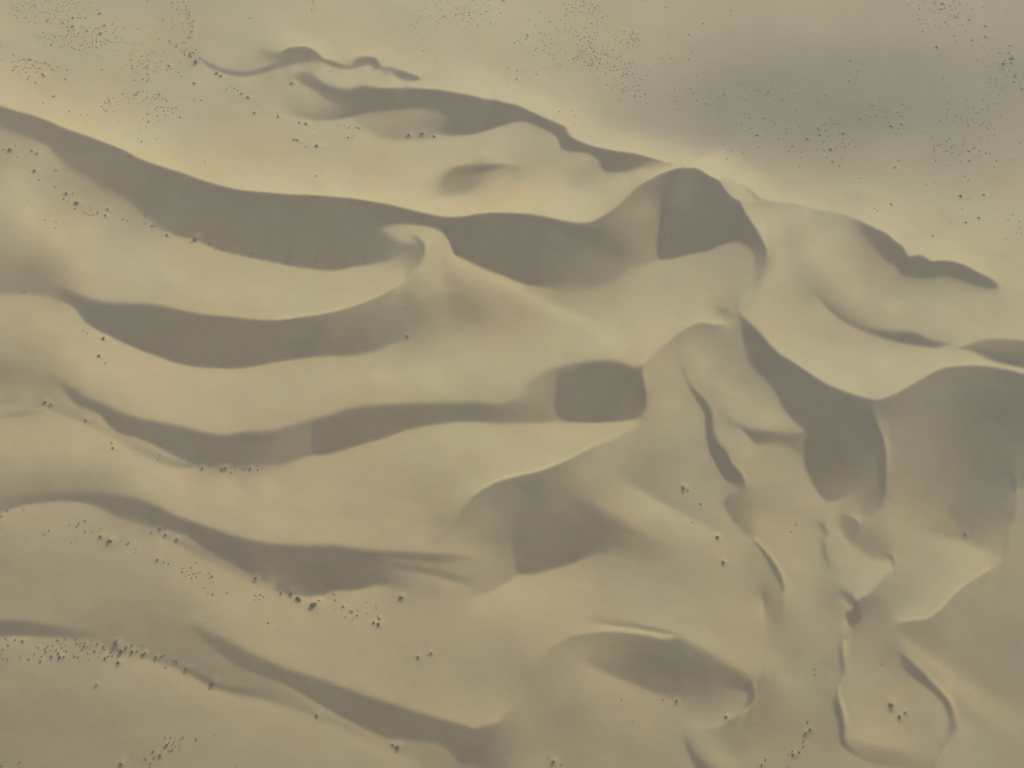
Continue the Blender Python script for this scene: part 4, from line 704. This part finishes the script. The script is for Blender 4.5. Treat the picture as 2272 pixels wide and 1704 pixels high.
# the many smaller ones: one object
V = []; F = []
def speck(x, y, d, k):
    me = SPECK[k]; z = height(x, y); b0 = len(V); a = rng.uniform(0, 6.283); ca, sa = math.cos(a)*d, math.sin(a)*d
    for v in me[0]: V.append((x+v[0]*ca-v[1]*sa, y+v[0]*sa+v[1]*ca, z+v[2]*d))
    for f in me[1]: F.append(tuple(b0+q for q in f))
SPECK = []
for me in [crown_mesh('speck', 91+k, 85, 3, .15) for k in range(5)]:
    SPECK.append(([tuple(v.co) for v in me.vertices], [tuple(p.vertices) for p in me.polygons])); bpy.data.meshes.remove(me)
for i in rest:
    px, py, w, x, y, d = SH[i]; speck(x, y, d, rng.randrange(5))
# fine specks between them in the densest patches (photograph ellipses: x, y, rx, ry, how many)
for (ex_, ey_, rx_, ry_, n_) in ((110, 25, 90, 30, 60), (170, 85, 90, 28, 70), (55, 150, 35, 22, 18), (320, 140, 45, 30, 22), (320, 215, 45, 15, 22), (245, 235, 22, 20, 8), (410, 60, 18, 50, 12),
                                 (1010, 25, 70, 30, 30), (1300, 70, 60, 70, 60), (1330, 130, 60, 25, 45), (1380, 165, 40, 40, 30), (1220, 110, 50, 50, 25), (1390, 85, 30, 18, 25),
                                 (2090, 30, 70, 35, 30), (2215, 150, 35, 60, 22), (1850, 310, 50, 50, 25), (1700, 250, 80, 50, 20), (2150, 270, 80, 60, 30), (1950, 260, 70, 40, 18), (2120, 340, 60, 30, 15),
                                 (180, 1435, 100, 18, 26), (440, 1275, 40, 15, 12), (370, 1650, 40, 30, 10), (770, 1360, 45, 18, 10), (560, 1042, 45, 4, 8), (1760, 1680, 25, 15, 8), (575, 1325, 12, 10, 5)):
    for q in range(int(n_*(1.6 if ey_ < 600 else .8))):
        a = rng.uniform(0, 6.283); rr = math.sqrt(rng.random())
        x, y, z = ground_point(ex_+rx_*rr*math.cos(a), ey_+ry_*rr*math.sin(a)) if ey_+ry_*rr*math.sin(a) > -20 else (0, 1500, 0)
        speck(x, y, rng.uniform(1.3, 2.4)*(1 if ey_ < 600 else .7), rng.randrange(5))
me = bpy.data.meshes.new('scattered_shrubs'); me.from_pydata(V, [], F); me.materials.append(M_DARK)
o = bpy.data.objects.new('scattered_shrubs', me); col.objects.link(o); o['kind'] = 'stuff'
o['label'] = 'sprinkling of the smallest dark shrubs across the pale sand'
def build_ground():
    far = []; d = GD; q = 0
    while q < 9000: d = min(d*1.12, 400); q += d; far.append(q)
    far = np.array(far); k = len(far)
    xs = np.concatenate([XS[0]-far[::-1], XS, XS[-1]+far]); ys = np.concatenate([YS[0]-far[::-1], YS, YS[-1]+far])
    X, Y = np.meshgrid(xs, ys)
    H = np.pad(HH, ((k, k), (k, k)), mode='edge')
    out = np.hypot(np.maximum(np.maximum(XS[0]-X, X-XS[-1]), 0), np.maximum(np.maximum(YS[0]-Y, Y-YS[-1]), 0))
    a = np.sin((Y*.9+X*.35+90*np.sin(X/310.))/125.)+.6*np.sin((Y-X*.4+60*np.sin(Y/170.+X/400.))/71.)
    H = H*np.exp(-out/350)+16*a*(1-np.exp(-out/250))
    ny, nx = H.shape
    co = np.empty((ny*nx, 3), np.float32); co[:, 0] = X.ravel(); co[:, 1] = Y.ravel(); co[:, 2] = H.ravel()
    idx = np.arange(ny*nx, dtype=np.int32).reshape(ny, nx)
    f = np.stack([idx[:-1, :-1], idx[:-1, 1:], idx[1:, 1:], idx[1:, :-1]], -1).reshape(-1, 4)
    me = bpy.data.meshes.new('ground'); me.vertices.add(len(co)); me.vertices.foreach_set('co', co.ravel())
    me.loops.add(f.size); me.loops.foreach_set('vertex_index', f.ravel())
    me.polygons.add(len(f)); me.polygons.foreach_set('loop_start', np.arange(0, f.size, 4, dtype=np.int32))
    me.polygons.foreach_set('use_smooth', np.ones(len(f), bool))
    me.update(calc_edges=True)
    me.materials.append(sand_material())
    o = bpy.data.objects.new('ground', me); col.objects.link(o); o['kind'] = 'structure'
    return o
build_ground()
# ---------------------------------------------------------------- haze: even air around the camera and the whole scene
def build_haze():
    R = 9600; z0 = float(HH.min())-40; z1 = CAM_H+12
    v = [(x, y, z) for z in (z0, z1) for x, y in ((-R, -R+500), (R, -R+500), (R, R+1500), (-R, R+1500))]
    me = bpy.data.meshes.new('haze'); me.from_pydata(v, [], [(0, 3, 2, 1), (4, 5, 6, 7), (0, 1, 5, 4), (1, 2, 6, 5), (2, 3, 7, 6), (3, 0, 4, 7)])
    m = bpy.data.materials.new('haze_air'); m.use_nodes = True; n = m.node_tree.nodes; n.clear()
    pv = n.new('ShaderNodeVolumePrincipled'); pv.inputs['Density'].default_value = HAZE
    pv.inputs['Color'].default_value = HAZE_COL; pv.inputs['Anisotropy'].default_value = 0.0
    o = n.new('ShaderNodeOutputMaterial'); m.node_tree.links.new(pv.outputs[0], o.inputs['Volume'])
    me.materials.append(m)
    h = bpy.data.objects.new('haze', me); col.objects.link(h); h['kind'] = 'stuff'
if HAZE > 0: build_haze()
